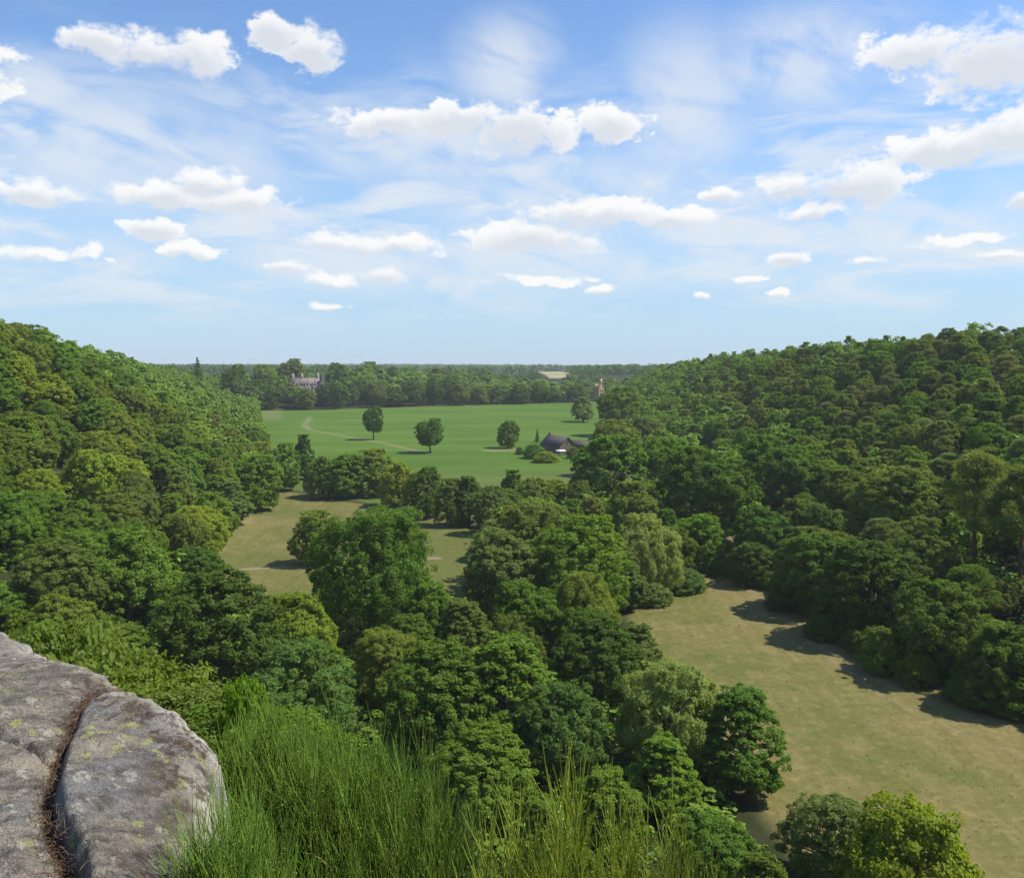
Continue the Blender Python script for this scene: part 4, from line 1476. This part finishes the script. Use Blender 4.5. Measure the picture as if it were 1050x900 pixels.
Z -= np.where(sgn < 0, 0.02 * np.exp(-(dc / 0.12) ** 2), 0) + 0.055 * np.exp(-(dc / 0.03) ** 2)
df = seg_dist(X, Y, FISSURE) + 0.01 * fbm(X * 12, Y * 12, 2)
Z -= 0.05 * np.exp(-(df / 0.012) ** 2) + 0.012 * sm((df - 0.0) / 0.3) * 0
Z += 0.03 * np.exp(-(sd / 0.22) ** 2) * (sd > 0)
Z -= 0.06 * np.exp(-np.clip(sd, 0, 9) / 0.07) + np.where(sd < 0, np.minimum(-sd * 3.0 + 0.8 * sm(-sd / 0.12), 4.5), 0)
NX, NY = X.shape
i_, j_ = np.meshgrid(np.arange(NX - 1), np.arange(NY - 1), indexing='ij')
RQ = np.stack([i_ * NY + j_, (i_ + 1) * NY + j_, (i_ + 1) * NY + j_ + 1, i_ * NY + j_ + 1], -1).reshape(-1, 4)
RV = np.stack([X, Y, Z], -1).reshape(-1, 3)


def rock_mat():
    m, t = new_mat('lichen_rock')
    geo = t.n('ShaderNodeNewGeometry')
    pos = geo.outputs['Position']
    rot = t.n('ShaderNodeVectorRotate', rotation_type='Z_AXIS', ins={'Vector': pos, 'Angle': -0.65})
    st = t.v('MULTIPLY', rot.outputs[0], (2.0, 9.0, 5.0))
    n1 = t.noise(pos, 1.7, 5, 0.6)
    n2 = t.noise(st, 1.5, 6, 0.65)
    n3 = t.noise(pos, 14.0, 6, 0.7)
    n4 = t.noise(pos, 60.0, 4, 0.7)
    c = t.mix(t.sstep(n2, 0.34, 0.66), (0.07, 0.066, 0.062), (0.215, 0.195, 0.17))
    c = t.mix(t.m('MULTIPLY', t.sstep(n1, 0.48, 0.62), 0.75), c, (0.15, 0.155, 0.165))
    c = t.mix(t.m('MULTIPLY', t.sstep(t.noise(pos, 1.1, 3, 0.5), 0.58, 0.72), 0.6), c, (0.25, 0.215, 0.165))
    # pale crust
    c = t.mix(t.m('MULTIPLY', t.sstep(n3, 0.56, 0.66), 0.75), c, (0.33, 0.32, 0.285))
    n5 = t.noise(pos, 150.0, 3, 0.7)
    c = t.mix(t.sstep(n5, 0.38, 0.62), t.mix(1.0, c, (0.72, 0.71, 0.70), 'MULTIPLY'), t.mix(1.0, c, (1.2, 1.2, 1.18), 'MULTIPLY'))
    # dark moss and soot-coloured lichen
    mo = t.m('MULTIPLY', t.sstep(t.noise(pos, 3.4, 5, 0.7), 0.56, 0.66), t.sstep(n3, 0.35, 0.6))
    c = t.mix(t.m('MULTIPLY', mo, 0.85), c, (0.045, 0.036, 0.028))
    at = t.n('ShaderNodeAttribute', attribute_name='crust')
    cs = t.n('ShaderNodeSeparateColor', ins={0: at.outputs['Color']})
    c = t.mix(t.m('MULTIPLY', cs.outputs[0], t.sstep(n3, 0.40, 0.58)), c, (0.06, 0.043, 0.032))
    c = t.mix(t.m('MULTIPLY', cs.outputs[1], t.sstep(n3, 0.62, 0.46)), c, (0.38, 0.36, 0.32))
    # yellow-green rosettes
    vo = t.n('ShaderNodeTexVoronoi', feature='F1', ins={'Vector': t.v('ADD', pos, t.v('MULTIPLY', t.noise(pos, 22.0, 3, 0.6, col=True), (0.07, 0.07, 0.07))), 'Scale': 13.0})
    sp = t.m('MULTIPLY', t.sstep(vo.outputs['Distance'], 0.42, 0.30), t.sstep(t.noise(pos, 2.4, 3, 0.6), 0.46, 0.58))
    sp = t.m('MULTIPLY', sp, t.sstep(n4, 0.40, 0.52))
    c = t.mix(t.m('MULTIPLY', sp, 0.8), c, (0.26, 0.27, 0.10))
    vo2 = t.n('ShaderNodeTexVoronoi', feature='F1', ins={'Vector': pos, 'Scale': 7.0})
    ring = t.m('MULTIPLY', t.sstep(vo2.outputs['Distance'], 0.26, 0.2), t.sstep(n4, 0.42, 0.56))
    c = t.mix(t.m('MULTIPLY', ring, 0.6), c, (0.31, 0.31, 0.27))
    c = t.mix(t.m('MULTIPLY', t.sstep(n4, 0.62, 0.72), 0.5), c, (0.07, 0.065, 0.06))
    pb = t.n('ShaderNodeBsdfPrincipled', ins={'Base Color': t.mix(1.0, c, (1.40, 1.36, 1.26), 'MULTIPLY'), 'Roughness': 0.9, 'Specular IOR Level': 0.15})
    h = t.m('ADD', t.m('ADD', t.m('MULTIPLY', n3, 0.9), t.m('MULTIPLY', n4, 0.35)), t.m('MULTIPLY', n2, 0.8))
    b = t.n('ShaderNodeBump', ins={'Strength': 1.0, 'Distance': 0.05, 'Height': h})
    t.set(pb, 'Normal', b.outputs[0])
    t.n('ShaderNodeOutputMaterial', ins={0: pb.outputs[0]})
    return m


rk_me = mesh_np('rock_outcrop', RV, RQ, rock_mat(), True)
moss = np.exp(-(np.clip(sd - 0.16, 0, 9) / 0.16) ** 2) * (sd > 0.0) * sm(fbm(X * 2.0, Y * 2.0, 2) + 0.75) * sm((X + 2.4) / 0.5)
pale = np.exp(-(sd / 0.10) ** 2) * sm((fbm(X * 3.1 + 5, Y * 3.1, 2) + 0.7))
cr_att = np.stack([np.clip(moss, 0, 1), np.clip(pale, 0, 1), 0 * X, 0 * X + 1], -1).reshape(-1, 4).astype(np.float32)
a_ = rk_me.attributes.new('crust', 'FLOAT_COLOR', 'POINT')
a_.data.foreach_set('color', cr_att.ravel())
tag(obj('rock_outcrop', rk_me), 'grey lichen covered rock outcrop with a curved crack at the viewpoint', 'rock')


def rock_z(x, y):
    i = np.clip(np.searchsorted(gx_, x), 0, NX - 1)
    j = np.clip(np.searchsorted(gy_, y), 0, NY - 1)
    return Z[i, j]


def tubes(P, rad, k=3):
    """many thin stems at once: P (n, m, 3), rad (n, m)"""
    n, m_, _ = P.shape
    tg = unit(np.gradient(P, axis=1))
    ref = np.broadcast_to(np.array([0.31, 0.87, 0.2]), tg.shape)
    a = unit(np.cross(tg, ref))
    b = np.cross(tg, a)
    th = np.linspace(0, 2 * math.pi, k, endpoint=False)
    ring = P[:, :, None] + rad[:, :, None, None] * (np.cos(th)[:, None] * a[:, :, None] + np.sin(th)[:, None] * b[:, :, None])
    V = ring.reshape(-1, 3)
    s_, i, j = np.meshgrid(np.arange(n), np.arange(m_ - 1), np.arange(k), indexing='ij')
    o = s_ * m_ * k
    Q = np.stack([o + i * k + j, o + i * k + (j + 1) % k, o + (i + 1) * k + (j + 1) % k, o + (i + 1) * k + j], -1).reshape(-1, 4)
    return V, Q


# brown pine needles caught in the crack
g = np.random.default_rng(21)
n = 2300
tt = g.random(n) ** 0.9 * (len(CRACK) - 1.2)
i0 = tt.astype(int)
fr_t = (tt - i0)[:, None]
ctr = cr_[i0] * (1 - fr_t) + cr_[np.minimum(i0 + 1, len(cr_) - 1)] * fr_t
tang = unit(cr_[np.minimum(i0 + 1, len(cr_) - 1)] - cr_[i0])
nor = np.stack([tang[:, 1], -tang[:, 0]], -1)
off = np.abs(g.normal(size=(n, 1))) * np.interp(tt, [0, 2, 4, 6, 9], [0.03, 0.018, 0.016, 0.026, 0.02])[:, None]
ctr = ctr + nor * np.where(g.random((n, 1)) < 0.88, off, -off * 0.5)
zc_ = rock_z(ctr[:, 0], ctr[:, 1]) + 0.004 + 0.018 * g.random(n)
dirn = unit(np.concatenate([tang * g.choice([-1, 1], (n, 1)) + g.normal(size=(n, 2)) * 0.7, g.normal(size=(n, 1)) * 0.22], 1))
L = g.uniform(0.035, 0.085, n)
t5 = np.linspace(-0.5, 0.5, 4)
Pn = np.concatenate([ctr, zc_[:, None]], 1)[:, None] + dirn[:, None] * (L[:, None] * t5)[..., None]
Pn[:, :, 2] += (0.25 - t5 ** 2)[None] * 0.02 * g.normal(size=(n, 1))
nd = obj('pine_needles', mesh_np('pine_needles', *tubes(Pn, np.full((n, 4), 0.0011)), simple_mat('dead_needle', (0.085, 0.048, 0.03), (0.24, 0.155, 0.10), 30.0)))
tag(nd, kind='stuff')


# low leafy growth on the ledge and the slope under the viewpoint
g = np.random.default_rng(31)
n = 260000
r_ = np.sqrt(g.random(n)) * 26 + 1.0
a_r = g.uniform(-0.75, 0.75, n)
ux, uy = r_ * np.sin(a_r), r_ * np.cos(a_r)
on_rock = (seg_dist(ux, uy, rim) < 0.0)
hmax = np.clip(0.28 + 0.5 * fbm(ux / 0.9, uy / 0.9, 3), 0.05, 0.8) * np.clip(r_ / 9.0, 0.35, 1.6)
P = np.stack([ux, uy, ground(ux, uy) + hmax * g.random(n) ** 0.5], -1)
sz = np.clip(r_ / 9.0, 0.5, 2.2)
uv_, uq_ = leaf_quads(g, P, unit(g.normal(size=(n, 3)) * 0.6 + np.array([0, -0.1, 0.8])), 0.04 * sz[:, None], 0.02 * sz[:, None])
ug = obj('undergrowth', mesh_np('undergrowth', uv_, uq_, M_LEAF))
ug.color = (0.12, 0.17, 0.03, 1)
tag(ug, kind='stuff')

# ------------------------------------------------------------------ broom bushes below the viewpoint
def broom(label, cx, cy, rx, ry, zr, htop, nsp, nsh, tone, seed, lens=(0.22, 0.5), stemcol=None, lean=(0, 0)):
    g = np.random.default_rng(seed)
    nsh = int(nsh * 2.1)
    a = g.random(nsp) * 6.28
    r = np.sqrt(g.random(nsp))
    tipx, tipy = cx + rx * r * np.cos(a), cy + ry * r * np.sin(a)
    hump = 1 - 0.45 * r ** 2 + 0.16 * g.normal(size=nsp)
    tipz = zr + (htop - zr - 0.28) * np.clip(hump, 0.3, 1.15)
    tip = np.stack([tipx + lean[0] * hump, tipy + lean[1] * hump, tipz], -1)
    root = np.stack([cx + 0.35 * (tipx - cx), cy + 0.35 * (tipy - cy), ground(cx + 0.35 * (tipx - cx), cy + 0.35 * (tipy - cy)) - 0.05], -1)
    t = np.linspace(0, 1, 7)[None, :, None]
    mid = root * 0.5 + tip * 0.5 + np.concatenate([(tip - root)[:, :2] * 0.18, np.zeros((nsp, 1))], 1) + g.normal(size=(nsp, 3)) * 0.05
    Pst = (1 - t) ** 2 * root[:, None] + 2 * t * (1 - t) * mid[:, None] + t ** 2 * tip[:, None]
    stems = tubes(Pst, np.linspace(0.0052, 0.0016, 7)[None].repeat(nsp, 0), 4)
    # green shoots sprout along the upper stems
    k = g.integers(0, nsp, nsh)
    s = 0.5 + 0.5 * g.random(nsh) ** 0.6
    B = (1 - s)[:, None] ** 2 * root[k] + 2 * (s * (1 - s))[:, None] * mid[k] + s[:, None] ** 2 * tip[k]
    sd_ = unit(tip[k] - mid[k])
    D = unit(sd_ * 0.7 + g.normal(size=(nsh, 3)) * 0.31 + np.array([0, 0, 0.7]))
    L = g.uniform(lens[0], lens[1], nsh) * (0.7 + 0.3 * s)
    tq = np.linspace(0, 1, 5)[None, :, None]
    P = B[:, None] + D[:, None] * L[:, None, None] * tq + (g.normal(size=(nsh, 1, 3)) * 0.06 + np.array([0, 0, 0.05])) * (L[:, None, None] * tq ** 2)
    shoots = tubes(P, np.linspace(0.0020, 0.0008, 5)[None] * g.uniform(0.8, 1.25, (nsh, 1)), 3)
    # tiny leaves on the shoots
    nl = nsh * 2
    q = g.integers(0, nsh, nl)
    w_ = g.random(nl)
    pl = P[q, 0] * (1 - w_)[:, None] + P[q, 4] * w_[:, None] + g.normal(size=(nl, 3)) * 0.003
    lv = leaf_quads(g, pl, g.normal(size=(nl, 3)), 0.010, 0.0035, D[q] + 0.5 * g.normal(size=(nl, 3)))
    nsh = int(nsh)
    o = obj('broom_bush', None)
    o.location = (cx, cy, zr)
    tag(o, label, 'bush', 'broom bushes at the viewpoint')
    base = np.array([cx, cy, zr])
    sv, sq = join([shoots, lv])
    c = obj('shoot_foliage', mesh_np('shoot_foliage', sv - base, sq, M_SHOOT), o)
    c.color = (*tone, 1)
    obj('stem', mesh_np('stem', stems[0] - base, stems[1], M_STEM), o)
    # a few straw-coloured dead stalks standing out
    nd0 = 8
    k = g.integers(0, nsp, nd0)
    D = unit(g.normal(size=(nd0, 3)) * 0.45 + np.array([0, 0, 0.8]))
    L = g.uniform(0.16, 0.36, nd0)
    tq2 = np.linspace(0, 1, 6)[None, :, None]
    P = tip[k][:, None] + D[:, None] * L[:, None, None] * tq2 + (g.normal(size=(nd0, 1, 3)) * 0.3 + np.array([0, 0, -0.25])) * L[:, None, None] * tq2 ** 2
    tw = tubes(P, np.linspace(0.0019, 0.0007, 6)[None].repeat(nd0, 0), 3)
    for q0 in range(nd0):
        obj('dry_stalk', mesh_np('dry_stalk', tw[0][q0 * 18:q0 * 18 + 18] - base, tw[1][:15], M_STRAW), o)
    # dry brown twigs inside
    nd_ = nsp * 14
    k = g.integers(0, nsp, nd_)
    s = 0.2 + 0.5 * g.random(nd_)
    B = (1 - s)[:, None] ** 2 * root[k] + 2 * (s * (1 - s))[:, None] * mid[k] + s[:, None] ** 2 * tip[k]
    D = unit(g.normal(size=(nd_, 3)) + np.array([0, -0.2, 0.9]))
    L = g.uniform(0.08, 0.3, nd_)
    P = B[:, None] + D[:, None] * L[:, None, None] * np.linspace(0, 1, 4)[None, :, None] + g.normal(size=(nd_, 4, 3)) * 0.008
    tw = tubes(P, np.linspace(0.0016, 0.0007, 4)[None].repeat(nd_, 0), 3)
    obj('twig', mesh_np('twig', tw[0] - base, tw[1], M_STEM), o)
    return o


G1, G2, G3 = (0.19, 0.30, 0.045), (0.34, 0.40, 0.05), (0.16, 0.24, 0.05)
broom('tall green broom bush spilling over the right side of the rock', -1.02, 4.15, 0.36, 0.5, 39.1, 40.3, 150, 4800, G1, 41, (0.10, 0.30))
broom('green broom bush hard against the lower right corner of the rock', -1.27, 4.3, 0.26, 0.4, 39.2, 40.36, 100, 3000, G1, 47, (0.10, 0.28))
broom('broad green broom bush in the middle of the foreground, brown stems showing', -0.70, 4.1, 0.45, 0.5, 38.95, 40.2, 190, 6000, G1, 42, (0.10, 0.31))
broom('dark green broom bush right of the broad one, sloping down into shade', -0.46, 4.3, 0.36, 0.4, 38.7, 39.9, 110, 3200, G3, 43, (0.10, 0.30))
broom('low broom bush hanging in front of the rock foot', -0.83, 2.75, 0.24, 0.3, 39.3, 40.55, 150, 5000, G1, 44, (0.10, 0.31), lean=(-0.10, 0.03))
broom('yellow green broom bush at the bottom centre of the photo', 0.10, 3.0, 0.3, 0.3, 39.1, 40.56, 80, 2200, G2, 45, (0.10, 0.30))
broom('sparse yellow green broom bush right of the bottom centre one', 0.52, 3.05, 0.30, 0.3, 39.0, 40.45, 70, 1500, G2, 46, (0.10, 0.28))
